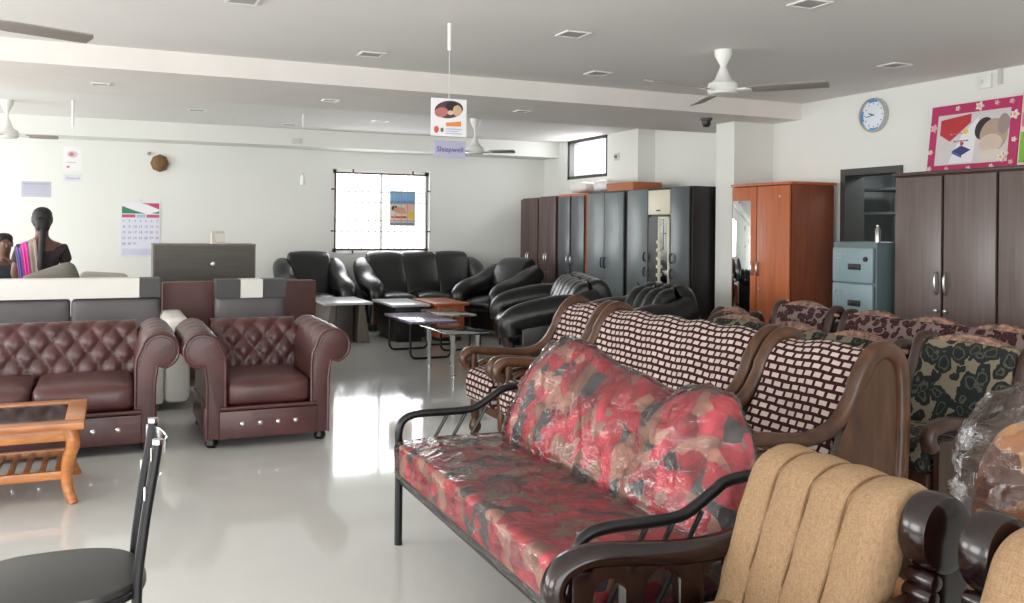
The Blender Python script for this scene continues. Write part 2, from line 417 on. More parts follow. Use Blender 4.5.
def tag(o, label, cat, group=None):
    o['label'] = label; o['category'] = cat
    if group: o['group'] = group
    return o
def thing(name, label, cat, loc=(0, 0, 0), rz=0, group=None):
    e = bpy.data.objects.new(name, None); e.empty_display_size = .1; COL.objects.link(e)
    e.location = loc; e.rotation_euler = (0, 0, R(rz)); return tag(e, label, cat, group)
def struct(name, bm, m, parent=None, smooth=False):
    o = obj(name, bm, m, parent, smooth=smooth)
    if parent is None: o['kind'] = 'structure'
    return o
def B(c, s, bev=0, rot=None): return box(bm_new(), c, s, bev, rot)
def text_bm(s, size, M, extrude=.0006, align='CENTER', spacing=1.0):
    cu = bpy.data.curves.new('txt', 'FONT'); cu.body = s; cu.size = size; cu.extrude = extrude; cu.align_x = align; cu.align_y = 'CENTER'
    cu.space_line = spacing; cu.resolution_u = 2
    o = bpy.data.objects.new('txt', cu); COL.objects.link(o)
    dg = bpy.context.evaluated_depsgraph_get(); me = bpy.data.meshes.new_from_object(o.evaluated_get(dg))
    bpy.data.objects.remove(o); bpy.data.curves.remove(cu)
    me.transform(M); bm = bmesh.new(); bm.from_mesh(me); bpy.data.meshes.remove(me); return bm
# ------------------------------------------------------------------ camera
H = 1.35; YAW = R(24.0); ROLL = R(.55); FPX = 900.0; CYP = 229.0
fw = Vector((math.sin(YAW), math.cos(YAW), 0)); r0 = Vector((math.cos(YAW), -math.sin(YAW), 0)); z0 = Vector((0, 0, 1))
rt = r0*math.cos(ROLL)+z0*math.sin(ROLL); up = -r0*math.sin(ROLL)+z0*math.cos(ROLL)
cam = bpy.data.cameras.new('camera'); cam.sensor_width = 36; cam.lens = FPX/1024*36
cam.shift_y = -(301.5-CYP)/1024; cam.clip_start = .05
co = bpy.data.objects.new('camera', cam); COL.objects.link(co)
co.matrix_world = Matrix(((rt.x, up.x, -fw.x, 0), (rt.y, up.y, -fw.y, 0), (rt.z, up.z, -fw.z, H), (0, 0, 0, 1)))
scene.camera = co

# ------------------------------------------------------------------ room shell
XW, XB, YB, CZ = 6.3, 6.05, 12.4, 2.63
XL, YF = -4.6, -1.8
struct('floor', B((1.2, 5.3, -.05), (12, 14.6, .1)), MT['floor'])
struct('ceiling', B((1.2, 5.3, CZ+.05), (12, 14.6, .1)), MT['ceiling'])
bm = bm_new(); T = .25
# right wall with the store room doorway (y 5.78-6.5) and the high window (y 10.48-11.64)
for y0, y1, z0_, z1_ in ((YF, 5.78, 0, CZ), (5.78, 6.5, 1.94, CZ), (6.5, 9.71, 0, CZ)):
    box(bm, (XW+T/2, (y0+y1)/2, (z0_+z1_)/2), (T, y1-y0, z1_-z0_))
for y0, y1, z0_, z1_ in ((9.71, 10.48, 0, CZ), (10.48, 11.64, 0, 2.07), (11.64, YB+T, 0, CZ)):
    box(bm, ((XB+XW+T)/2, (y0+y1)/2, (z0_+z1_)/2), (XW+T-XB, y1-y0, z1_-z0_))
struct('wall_right', bm, MT['wall'])
bm = bm_new()
WX0, WX1, WZ0, WZ1 = 2.80, 4.21, 1.0, 2.16
for x0, x1, z0_, z1_ in ((XL, WX0, 0, CZ), (WX0, WX1, 0, WZ0), (WX0, WX1, WZ1, CZ), (WX1, XB, 0, CZ)):
    box(bm, ((x0+x1)/2, YB+T/2, (z0_+z1_)/2), (x1-x0, T, z1_-z0_))
struct('wall_back', bm, MT['wall'])
LW = [(-.6, 2.2), (3.4, 6.6), (7.6, 11.6)]
bm = bm_new(); ys = YF
for a, b_ in LW:
    box(bm, (XL-T/2, (ys+a)/2, CZ/2), (T, a-ys, CZ)); box(bm, (XL-T/2, (a+b_)/2, .3), (T, b_-a, .6)); box(bm, (XL-T/2, (a+b_)/2, 2.45), (T, b_-a, .36)); ys = b_
box(bm, (XL-T/2, (ys+YB+T)/2, CZ/2), (T, YB+T-ys, CZ))
struct('wall_left', bm, MT['wall'])
bm = bm_new()
for x0, x1, z0_, z1_ in ((XL-T, -3.2, 0, CZ), (-3.2, 3.0, 2.3, CZ), (3.0, XW+T, 0, CZ)):
    box(bm, ((x0+x1)/2, YF-T/2, (z0_+z1_)/2), (x1-x0, T, z1_-z0_))
struct('wall_front', bm, MT['wall'])
struct('trim_beam', B((.85, 7.775, 2.55), (10.9, 1.45, .16)), MT['beam'])
struct('trim_back_beam', B((.725, 12.15, 2.52), (10.65, .5, .22)), MT['wall'])
struct('wall_pillar', B((6.05, 7.62, 1.235), (.5, .3, 2.47)), MT['wall'])
bm = bm_new(); box(bm, (-.9, YB-.006, .05), (7.3, .012, .1)); struct('baseboard_back', bm, MT['white'])
bm = bm_new(); box(bm, (XW-.006, 2.0, .05), (.012, 7.5, .1)); struct('baseboard_right', bm, MT['white'])
# back window
e = struct('window_1', (lambda b: [box(b, c, s) for c, s in (((WX0+.03, YB+.1, 1.58), (.06, .1, 1.16)), ((WX1-.03, YB+.1, 1.58), (.06, .1, 1.16)), ((3.505, YB+.1, WZ0+.03), (1.41, .1, .06)), ((3.505, YB+.1, WZ1-.03), (1.41, .1, .06)), ((3.505, YB+.1, 1.58), (.04, .08, 1.1)))] and b)(bm_new()), MT['white'])
obj('window_pane', B((3.505, YB+.1, 1.58), (1.3, .008, 1.06)), MT['glass'], e, smooth=False)
bm = bm_new()
gx0, gx1, gz0, gz1 = WX0+.03, WX1-.05, WZ0+.04, WZ1-.05
for x in (gx0, gx1): box(bm, (x, YB-.012, (gz0+gz1)/2), (.022, .02, gz1-gz0+.02))
for z in (gz0, gz1): box(bm, ((gx0+gx1)/2, YB-.012, z), (gx1-gx0+.02, .02, .022))
for z in (1.3, 1.88):
    for x in (gx0-.03, gx1+.03): box(bm, (x, YB-.012, z), (.05, .026, .02))
for x in (3.08, 3.95):
    for z in (gz0-.03, gz1+.03): box(bm, (x, YB-.012, z), (.02, .026, .05))
g = obj('grille_frame', bm, MT['grille'], e, smooth=False)
bm = bm_new()
for k in range(1, 14): box(bm, (gx0+(gx1-gx0)*k/14, YB-.012, (gz0+gz1)/2), (.008, .008, gz1-gz0))
obj('upright_bars', bm, MT['bar'], e, smooth=False)
bm = bm_new()
for f in (.24, .385, .62, .76): box(bm, ((gx0+gx1)/2, YB-.02, gz0+(gz1-gz0)*f), (gx1-gx0, .008, .012))
obj('cross_bars', bm, MT['bar'], e, smooth=False)
# high window
bm = bm_new()
for y in (10.51, 11.61): box(bm, (XB+.05, y, 2.35), (.08, .06, .56))
for z in (2.09, 2.61): box(bm, (XB+.05, 11.06, z), (.08, 1.16, .05))
e = struct('window_2', bm, MT['doorframe']); obj('window_pane', B((XB+.05, 11.06, 2.35), (.008, 1.06, .48)), MT['glass'], e, smooth=False)
# doorway to the store room
bm = bm_new()
for y in (5.81, 6.47): box(bm, (XW+.1, y, .97), (.24, .06, 1.94))
box(bm, (XW+.1, 6.14, 1.91), (.24, .6, .06)); struct('door_1', bm, MT['doorframe'])
bm = bm_new()
box(bm, (7.5, 6.3, -.05), (2, 2.6, .1)); box(bm, (7.5, 6.3, 2.2), (2, 2.6, .1)); box(bm, (8.5, 6.3, 1.1), (.1, 2.6, 2.2))
box(bm, (7.5, 7.6, 1.1), (2, .1, 2.2)); box(bm, (7.5, 5.0, 1.1), (2, .1, 2.2))
struct('wall_store_room', bm, MT['darkroom'])
# storage rack in the store room
t = thing('storage_rack', 'grey metal rack with rails inside the dark doorway behind the filing cabinet', 'rack', (7.55, 6.95, 0), 0)
bm = bm_new()
for x in (-.28, .28):
    for y in (-.5, .35): box(bm, (x, y, 1.0), (.035, .035, 2.0))
obj('rack_post', bm, MT['steel'], t)
for z in (.4, 1.0, 1.55, 1.8): obj('rack_shelf', B((0, -.075, z), (.58, .86, .025)), MT['slate'], t)

# ------------------------------------------------------------------ sofas
def feet(t, pts, h, r, m, name='foot'):
    for x, y in pts:
        obj(name, lathe(bm_new(), [(0, 0), (r*.7, 0), (r, h*.3), (r*.8, h*.8), (r, h), (0, h)], (x, y, 0), 12), m, t)

def black_sofa(label, W, n, loc, rz, group=None, channels=False, cat='sofa', name='leather_sofa', top=.96, wood_trim=True, D=.92):
    t = thing(name, label, cat, loc, rz, group)
    hw = W/2; aw = .2; f = -D/2; b_ = D/2
    obj('base', B((0, .02, .2), (W-.12, D-.1, .24), .03), MT['blk2'], t)
    feet(t, [(x, y) for x in (-hw+.14, hw-.14) for y in (f+.14, b_-.12)], .085, .03, MT['blk2'])
    iw = W-2*aw
    for k in range(n):
        cw = iw/n; x = -iw/2+cw*(k+.5)
        obj('seat_cushion', rbox(bm_new(), (x, f+.3, .385), (cw-.01, .6, .17), .07, puff=(0, .03, .035)), MT['blk'], t)
        path = cr([(b_-.34, .42), (b_-.28, .58), (b_-.2, .75), (b_-.13, top-.07), (b_-.06, top-.03), (b_, top-.12)], 5)
        sec = thick(path, [.15, .2, .19, .18, .16, .13])
        ch = (lambda u, i, p: .03*abs(math.sin(PI*u))**.5-.012) if not channels else (lambda u, i, p: .035*abs(math.sin(PI*2*u))**.5-.02)
        obj('back_cushion', sweep(bm_new(), sec, frange(x-cw/2-.01, x+cw/2+.01, 16), ch, shrink=.03), MT['blk'], t)
    obj('back_frame', sweep(bm_new(), thick([(b_-.03, .3), (b_-.02, .55), (b_-.03, top-.2)], .1), frange(-hw+.1, hw-.1, 4), shrink=.03), MT['blk2'], t)
    for s in (-1, 1):
        x = s*(hw-aw*.55)
        p = cr([(x*.98, b_-.07, top-.13), (x, b_-.24, top-.2), (x, .0, .62), (x, f+.16, .56), (x, f+.04, .5), (x, f+.05, .4)], 5)
        rr = [.11+.03*math.sin(PI*min(1, k/(len(p)-1)*1.1+.1)) for k in range(len(p))]
        a = obj('armrest', tube(bm_new(), p, rr, 14), MT['blk'], t, 60)
        obj('arm_side', B((x, .02, .35), (.17, D-.22, .36), .04), MT['blk'], a)
        if wood_trim:
            obj('arm_trim', strap(bm_new(), cr([(f+.04, .1), (f+.03, .3), (f-.01, .42), (f+.005, .5)], 4), x-.055, x+.055, .03), MT['oakframe'], a)
    return t

G = 'black leather sofa set at the far end'
black_sofa('black leather armchair at back wall, left of the window', .92, 1, (2.42, 11.78, 0), 0)
black_sofa('black leather three-seater sofa against back wall under barred window', 1.84, 3, (3.95, 11.78, 0), 0)
black_sofa('black leather armchair in the far right corner, angled beside brown wardrobes', .88, 1, (4.58, 10.68, 0), -66, D=.86, top=.91)
black_sofa('black leather sofa with channelled back in front of the tall blue-grey wardrobes', 1.92, 3, (3.96, 8.02, 0), -110, channels=True, top=.84)
black_sofa('black leather armchair with channelled back, nearest the woven sofas', 0.94, 2, (3.92, 6.43, 0), -90, channels=True, top=.84, D=.9, wood_trim=False)

def roll_section(hr, r, xin, xc, zb, w):
    # rolled arm outline in (x, z): inner face, roll over the top, outer face down to the base
    pts = [(xin, zb), (xin, hr-.1), (xin+.005, hr-.04)]
    for k in range(0, 13):
        a = PI*(.95-1.35*k/12); pts.append((xc+r*math.cos(a), hr+r*math.sin(a)))
    pts += [(xc-.015, hr-r*.85), (xc-.03, hr-.2), (xc-.03, zb)]
    return pts
def tuft(u, v, nu, nv, A):
    a = u*nu+v*nv*.5; b_ = u*nu-v*nv*.5
    return A*(abs(math.sin(PI*a))*abs(math.sin(PI*b_)))**.45
def chesterfield(label, W, n, loc, studs, name, cat, left_arm=True):
    # W is the width over the base; arms roll outwards beyond it
    t = thing(name, label, cat, loc, 0)
    hw = W/2; D = .86; f = -D/2; b_ = D/2; aw = .17; iw = W-2*aw; hr = .60; r = .105
    obj('base', B((0, .01, .155), (W-.1, D-.06, .19), .02), MT['chest'], t)
    bm = B((0, f+.005, .145), (W-2*.135, .05, .17), .012); tube(bm, [(-W/2+.14, f-.012, .245), (W/2-.14, f-.012, .245)], .012, 8)
    fp = obj('front_rail', bm, MT['chest'], t)
    for k in range(studs):
        x = (-iw/2+iw*(k+.5)/studs)*(.82 if n == 1 else .97)
        obj('stud', lathe(bm_new(), [(0, 0), (.014, 0), (.015, .006), (.008, .014), (0, .016)], (x, f-.018, .15), 10, rot=Matrix.Rotation(PI/2, 4, 'X')), MT['chrome'], fp)
    feet(t, [(x, y) for x in (-hw+.1, hw-.1) for y in (f+.08, b_-.1)], .066, .04, MT['metalblk'])
    for k in range(n):
        cw = iw/n; x = -iw/2+cw*(k+.5)
        obj('seat_cushion', rbox(bm_new(), (x, f+.32, .33), (cw-.008, .64, .155), .045, puff=(0, .015, .025)), MT['chest'], t)
    # tufted back
    path = cr([(b_-.23, .34), (b_-.2, .5), (b_-.17, .63), (b_-.125, .70), (b_-.06, .715), (b_-.005, .68), (b_-.0, .6), (b_-.03, .45), (b_-.03, .2)], 7)
    L = [0]
    for p, q in zip(path, path[1:]): L.append(L[-1]+(q-p).length)
    bm = bm_new(); nu = max(24, int(iw*110)); cols = max(3, round(iw/.135)); NV = 4.6; rows = []
    Nn = norm2(path, False)
    for j in range(nu+1):
        u = j/nu; x = -iw/2-.02+(iw+.04)*u; ring = []
        for i, p in enumerate(path):
            v = L[i]/.4
            w = max(0, min(1, (.44-L[i])/.12))
            if i == 0: w = 0
            d = tuft(u, v, cols, NV, .034)*w
            q = p+Nn[i]*d; ring.append(bm.verts.new((x, q.x, q.y)))
        rows.append(ring)
    for A, C_ in zip(rows, rows[1:]):
        for i in range(len(path)-1): bm.faces.new((A[i], A[i+1], C_[i+1], C_[i]))
    bmesh.ops.recalc_face_normals(bm, faces=list(bm.faces))
    tb = obj('tufted_back', bm, MT['chest'], t, 75)
    for r_ in (1, 2, 3):
        ln = r_*.4/NV; i = min(range(len(L)), key=lambda q: abs(L[q]-ln)); pv = path[i]+Nn[i]*.002
        for k in range(cols+1):
            u = (k+.5*(r_ % 2))/cols
            if .01 < u < .99: obj('button', rbox(bm_new(), (-iw/2-.02+(iw+.04)*u, pv.x, pv.y), (.02, .016, .02), .008, 2), MT['chest'], tb)
    obj('back_panel', B((0, b_-.05, .36), (W-.2, .05, .5), .01), MT['chest'], t)
    for s in ((-1, 1) if left_arm else (1,)):
        sec = [(s*a, c) for a, c in roll_section(hr, r, hw-aw, hw-.035, .06, aw)]
        def dd(u, i, p):
            return tuft(u*4, i/len(sec)*3, 1, 1, .016) if 2 < i < 13 and .05 < u else 0
        a = obj('armrest', sweep(bm_new(), sec, frange(f+.03, b_-.02, 40), dd, plane='XZ'), MT['chest'], t, 60)
        fr = obj('arm_front', prism(bm_new(), [(p[0]+(0 if 2 < i < 16 else 0), p[1]) for i, p in enumerate(sec)], f-.0, f+.04, 'XZ', .01), MT['chest'], a, 40)
        tube(bm := bm_new(), [(p[0]-s*.0, f-.002, p[1]) for p in sec], .009, 6)
        obj('piping', bm, MT['chest'], fr)
        bm = bm_new(); m = [Vector((p[0], p[1])) for p in sec]; cx, cz = s*(hw-.035), hr
        for k in range(len(m)-1):
            for q in range(2):
                p = m[k].lerp(m[k+1], q/2); d = Vector((s*(hw-.115)-p.x, 0)) if p.y < hr-.1 else Vector((cx-p.x, cz-p.y))
                d = d.normalized()*.022; lathe(bm, [(0, .004), (.004, .002), (.005, 0)], (p.x+d.x, f-.004, p.y+d.y), 6, rot=Matrix.Rotation(PI/2, 4, 'X'))
        o = obj('nailheads', bm, MT['chest'], fr); o['kind'] = 'stuff'
    return t
chesterfield('oxblood leather chesterfield armchair with deep tufted back and rolled arms', .86, 1, (.90, 6.11, 0), 4, 'tufted_armchair', 'armchair')
chesterfield('long oxblood leather tufted chesterfield sofa at left behind the wooden coffee table', 2.0, 3, (-.69, 6.20, 0), 12, 'tufted_sofa', 'sofa')

# modern grey and white seating behind the chesterfields
def modern(label, x0, x1, y, bands, npan, name, cat, arm_r=True, ht=.9):
    W = x1-x0; cx = (x0+x1)/2
    t = thing(name, label, cat, (cx, y, 0)); hw = W/2
    obj('plinth', B((0, 0, .025), (W-.06, .78, .05)), MT['blk2'], t)
    obj('base', B((0, 0, .19), (W, .84, .28), .03), MT['whiteleather'], t)
    for k in range(npan):
        cw = W/npan; x = -hw+cw*(k+.5)
        obj('seat_cushion', rbox(bm_new(), (x, -.08, .395), (cw-.01, .66, .13), .05, puff=(0, 0, .02)), MT['grey'], t)
        obj('back_panel', rbox(bm_new(), (x, .31, .56), (cw-.008, .17, .44), .035, puff=(0, .015, 0)), MT['grey'], t)
    hd = None; px = -hw
    for frac, m in bands:
        w = W*frac
        h = obj('headrest', B((px+w/2, .31, ht-.065), (w-.003, .2, .15), .0), MT[m], t)
        h.data.transform(Matrix.Identity(4))
        h['label'] = 'white headrest band' if m == 'whiteleather' else 'dark headrest band'
        px += w
    if arm_r:
        obj('armrest', rbox(bm_new(), (hw+.09, 0, .36), (.18, .84, .62), .05), MT['whiteleather'], t)
    return t
modern('long grey sofa with white headrest band, behind the tufted sofa', -2.2, .36, 7.42, [(.12, 'darkgrey'), (.82, 'whiteleather'), (.06, 'darkgrey')], 4, 'modern_sofa', 'sofa', ht=.925)
modern('grey armchair with black and white striped headrest, behind the tufted armchair', .78, 1.34, 7.42, [(.34, 'darkgrey'), (.32, 'whiteleather'), (.34, 'darkgrey')], 1, 'modern_armchair', 'armchair', False, ht=.905)
t = thing('maroon_sofa', 'flat maroon leather sofa back rising behind the striped headrest armchair', 'sofa', (1.03, 8.4, 0))
obj('base', B((0, 0, .22), (1.26, .8, .32), .03), MT['maroon'], t)
for x in (-.38, 0, .38): obj('seat_cushion', rbox(bm_new(), (x, .08, .42), (.37, .56, .12), .04), MT['maroon'], t)
for x in (-.32, .32):
    p = obj('back_panel', B((x, -.33, .62), (.635, .14, .52), .02), MT['maroon'], t)
    obj('edge_piping', tube(bm_new(), [(x-math.copysign(.3, x), -.405, .4), (x-math.copysign(.3, x), -.405, .86)], .006, 6), MT['beam'], p)
feet(t, [(-.55, -.3), (.55, -.3), (-.55, .3), (.55, .3)], .065, .03, MT['metalblk'])

# ------------------------------------------------------------------ woven check sofa row (faces -x)
def woven_seat(label, W, n, loc, rz, name, cat, arms=(-1, 1)):
    t = thing(name, label, cat, loc, rz); hw = W/2; cw = W-.13
    seat = thick(cr([(-.43, .27), (-.435, .35), (-.40, .405), (-.2, .40), (.0, .385), (.15, .38)], 5), .07)
    obj('seat_cover', sweep(bm_new(), seat, frange(-cw/2, cw/2, 8), shrink=.015), MT['woven'], t, 60)
    back = thick(cr([(.10, .39), (.15, .5), (.215, .63), (.27, .74), (.32, .805), (.385, .815), (.43, .76), (.44, .62), (.44, .5)], 5), .065)
    wob = lambda u, i, p: .008*math.sin(u*n*9+i*.15)+.006*math.sin(i*.5+u*3)
    obj('back_cover', sweep(bm_new(), back, frange(-cw/2, cw/2, 10*n), wob, shrink=.015), MT['woven'], t, 60)
    bm = B((0, -.395, .22), (cw-.02, .04, .1), .01); box(bm, (0, .4, .24), (cw-.02, .04, .12), .01)
    for s in (-1, 1): box(bm, (s*(hw-.055), 0, .24), (.04, .78, .1), .008)
    obj('seat_rail', bm, MT['oakframe'], t)
    for s in (-1, 1):
        x0 = s*(hw-.068); x1 = s*(hw+.0)
        pth = cr([(-.445, .445), (-.475, .475), (-.465, .52), (-.41, .545), (-.28, .535), (-.08, .515), (.06, .535), (.15, .60), (.225, .72), (.285, .81), (.35, .855), (.42, .84), (.465, .77), (.475, .6), (.47, .4), (.46, .25)], 4)
        a = obj('arm', strap(bm_new(), pth, x0, x1, [.055]*8*4+[.075]*(len(pth)-32), bev=.016), MT['oakframe'], t, 50)
        low = cr([(-.37, .40), (-.36, .45), (-.26, .475), (-.1, .445), (.02, .40)], 4)
        obj('arm_scroll', strap(bm_new(), low, x0+s*.012, x1-s*.012, .035), MT['oakframe'], a, 50)
        side = [(.05, .25), (.10, .45), (.20, .63), (.29, .79), (.36, .835), (.43, .80), (.455, .65), (.45, .25)]
        obj('side_panel', prism(bm_new(), side, x0+s*.02, x1-s*.02), MT['oakframe'], a, 30)
        lg = lathe(bm_new(), [(0, 0), (.022, .002), (.04, .03), (.042, .055), (.028, .085), (.022, .1), (.03, .115), (.032, .2), (.032, .27), (0, .27)], (s*(hw-.045), -.39, 0), 16)
        obj('leg', lg, MT['oakframe'], t)
        obj('leg', B((s*(hw-.04), .43, .14), (.05, .05, .28), .008), MT['oakframe'], t)
        obj('arm_post', lathe(bm_new(), [(.022, .25), (.03, .3), (.02, .36), (.03, .42), (.024, .53)], (s*(hw-.035), -.40, 0), 12), MT['oakframe'], a)
    return t
woven_seat('woven check armchair with brown wood arms, far end of its row by the black armchair', .54, 1, (2.6, 5.31, 0), -90, 'woven_armchair', 'armchair')
woven_seat('woven check three-seater sofa behind the plastic-covered red sofa', 1.54, 3, (2.6, 4.245, 0), -90, 'woven_sofa', 'sofa')
woven_seat('woven check armchair behind the red sofa, near end showing tall curved wood side', .66, 1, (2.6, 3.12, 0), -90, 'woven_armchair', 'armchair')

# ------------------------------------------------------------------ carved sofas behind the woven row
def carved_seat(label, W, n, loc, rz, name, cat, fab, top=.72, crest='carved', D=.68):
    t = thing(name, label, cat, loc, rz); hw = W/2; f = -D/2; cw = W-.14
    obj('seat_rail', B((0, f+.03, .24), (cw, .05, .14), .01), MT['carveddk'], t)
    for k in range(n):
        w = cw/n; x = -cw/2+w*(k+.5)
        obj('seat_cushion', rbox(bm_new(), (x, f+.26, .36), (w-.008, .5, .13), .045, puff=(0, 0, .02)), MT[fab], t)
    sec = thick(cr([(D/2-.22, .40), (D/2-.17, .52), (D/2-.12, .64), (D/2-.09, top-.01)], 5), [.1, .13, .12, .09])
    obj('back_cushion', sweep(bm_new(), sec, frange(-cw/2, cw/2, 10*n), lambda u, i, p: .008*math.sin(PI*u*n)**2, shrink=.025), MT[fab], t)
    bm = bm_new(); nu = int(W*60); pts = []
    for k in range(nu+1):
        u = k/nu; x = -hw+.06+(W-.12)*u; w = W*u
        h = top+.016+.05*abs(math.sin(PI*u*max(1, n)))**1.2+.008*abs(math.sin(PI*w/.05))
        pts.append((x, h))
    poly = [(pts[0][0], top-.07)]+pts+[(pts[-1][0], top-.07)]
    prism(bm, poly, D/2-.10, D/2-.045, 'XZ', .008)
    for k in range(int(W/.05)):
        x = -hw+.09+k*.05; u = (x+hw)/W
        z = top+.0+.044*abs(math.sin(PI*u*max(1, n)))**1.2
        rbox(bm, (x, D/2-.101, z-.004), (.05, .016, .026), .008, 2)
    obj('carved_crest', bm, MT[crest], t, 50)
    obj('back_frame', B((0, D/2-.04, .45), (W-.16, .04, .5), .01), MT['carveddk'], t)
    for s in (-1, 1):
        x0 = s*(hw-.07); x1 = s*hw
        pth = cr([(f-.01, .43), (f-.03, .47), (f-.01, .51), (f+.1, .53), (0, .5), (D/2-.24, .52), (D/2-.16, .6), (D/2-.09, top), (D/2-.03, top+.03), (D/2, top-.03)], 4)
        a = obj('arm', strap(bm_new(), pth, x0, x1, .055, bev=.014), MT['carveddk'], t, 50)
        obj('side_panel', prism(bm_new(), [(f+.02, .2), (f+.02, .46), (0, .47), (D/2-.2, .5), (D/2-.1, top-.06), (D/2-.02, top-.05), (D/2-.02, .2)], x0+s*.02, x1-s*.02), MT['carveddk'], a, 30)
        obj('leg', B((s*(hw-.04), f+.05, .11), (.06, .06, .22), .01), MT['carveddk'], t); obj('leg', B((s*(hw-.04), D/2-.05, .11), (.06, .06, .22), .01), MT['carveddk'], t)
    return t
carved_seat('long cream sofa with black roses and carved crest, right behind woven row', 1.66, 3, (3.54, 4.3, 0), -90, 'carved_sofa', 'sofa', 'creamrose', .73)
carved_seat('cream armchair with black rose fabric and carved crest, behind wrapped chair', .66, 1, (3.54, 3.06, 0), -90, 'carved_armchair', 'armchair', 'creamrose', .79)
carved_seat('long maroon leaf-patterned sofa with scalloped carved crest, nearest big brown wardrobe', 1.95, 4, (4.32, 3.72, 0), -90, 'carved_sofa', 'sofa', 'maroonleaf', .77)
carved_seat('maroon leaf-patterned armchair with carved crest, below the blue-grey filing cabinet', .62, 1, (4.32, 5.07, 0), -90, 'carved_armchair', 'armchair', 'maroonleaf', .78)
carved_seat('low maroon patterned armchair with carved crest, before orange wardrobe and white pillar', .5, 1, (4.16, 5.68, 0), -90, 'carved_armchair', 'armchair', 'maroonleaf', .69)

# ------------------------------------------------------------------ plastic covered red sofa (faces -x)
t = thing('metal_frame_sofa', 'red floral sofa on black tube frame, covered in clear plastic', 'sofa', (1.55, 2.90, 0), -90)
W = 1.60; hw = W/2
bm = bm_new()
for y in (-.41, .3): box(bm, (0, y, .285), (W, .035, .035), .006)
for s in (-1, 1): box(bm, (s*(hw-.02), -.05, .285), (.035, .72, .035), .006)
for k in range(-3, 4): box(bm, (k*.2, -.05, .285), (.02, .7, .02))
obj('seat_frame', bm, MT['metalblk'], t)
bm = bm_new(); tube(bm, [(-hw, .36, .6), (hw, .36, .6)], .015, 10)
for x in (-.5, -.25, 0, .25, .5): tube(bm, [(x, .3, .3), (x, .36, .6)], .009, 8)
obj('back_rail', bm, MT['metalblk'], t)
for s in (-1, 1):
    x = s*(hw-.0)
    p = cr([(x, -.42, 0), (x, -.42, .2), (x, -.42, .40), (x, -.422, .48), (x, -.40, .53), (x, -.34, .55), (x, -.2, .55), (x, -.11, .552), (x, -.06, .565), (x, .02, .61), (x, .07, .635), (x, .2, .645), (x, .4, .65)], 5)
    a = obj('arm_tube', tube(bm_new(), p, .017, 12), MT['metalblk'], t)
    for k in range(3):
        y = -.02-.085*k
        obj('arm_rod', tube(bm_new(), [(x, y, .56), (x, y-.16, .29)], .008, 8), MT['metalblk'], a)
    obj('leg', tube(bm_new(), [(x, .40, 0), (x, .4, .65)], .017, 10), MT['metalblk'], t)
sc = rbox(bm_new(), (0, -.08, .372), (W-.06, .72, .14), .03, 14, puff=(0, 0, .012))
seat = obj('seat_cushion', sc, MT['redfloral'], t)
HT = [(-.79, .40), (-.76, .56), (-.71, .71), (-.62, .81), (-.52, .838), (-.40, .825), (-.2, .80), (0, .78), (.14, .755), (.26, .745), (.37, .775), (.47, .80), (.57, .785), (.66, .73), (.73, .63), (.77, .5), (.79, .40)]
def hgt(x):
    for (a, b_), (c, d) in zip(HT, HT[1:]):
        if a <= x <= c: return b_+(d-b_)*(.5-.5*math.cos(PI*(x-a)/(c-a)))
    return .4
def lump(off, wr, nu=110, nv=60, fold=0):
    bm = bm_new(); rows = []; base = thick(cr([(-.0, .43), (.07, .47), (.13, .6), (.185, .74), (.24, .87)], 8), [.06, .15, .18, .17, .09])
    for j in range(nu+1):
        x = -.79+1.58*j/nu; h = hgt(x); k = (h-.40)/.47
        e = max(.02, 1-abs(x/.80)**8); ring = []
        c = Vector((.13, .6))
        for p in base:
            q = Vector((c.x+(p.x-c.x)*(.35+.65*e), .40+(p.y-.40)*k))
            v = Vector((x, q.x, q.y)); d = Vector((0, p.x-.135-(p.y-.6)*.45, (p.y-.6)*.4)); d.normalize()
            n1 = noise.noise(v*5)*.022+noise.noise(v*11+Vector((5, 2, 1)))*.008
            fo = 0
            if fold:
                s1 = noise.noise(Vector((v.x*7+v.z*5, v.z*2, 3)))*7; fo = fold*(1-abs(math.sin(s1)))**3+fold*.6*(1-abs(math.sin(noise.noise(Vector((v.x*4-v.z*8, v.x*3, 8)))*8)))**4
            v += d*(n1+off+fo)
            v.x += math.copysign(off*.7, x) if abs(x) > .7 else 0
            ring.append(bm.verts.new(v))
        rows.append(ring)
    n = len(base)
    for A, C_ in zip(rows, rows[1:]):
        for i in range(n): bm.faces.new((A[i], A[(i+1) % n], C_[(i+1) % n], C_[i]))
    bm.faces.new(rows[0][::-1]); bm.faces.new(rows[-1]); bmesh.ops.recalc_face_normals(bm, faces=list(bm.faces)); return bm
bk = obj('back_cushion', lump(0, 0), MT['redfloral'], t, 80)
c = obj('plastic_cover', lump(.014, 1, fold=.012), MT['film'], bk, 80); c['label'] = 'wrinkled clear plastic cover'
sc = rbox(bm_new(), (0, -.085, .374), (W-.04, .75, .165), .035, 26, puff=(0, 0, .014), wr=.006)
c = obj('plastic_cover', sc, MT['film'], seat); c['label'] = 'wrinkled clear plastic cover'

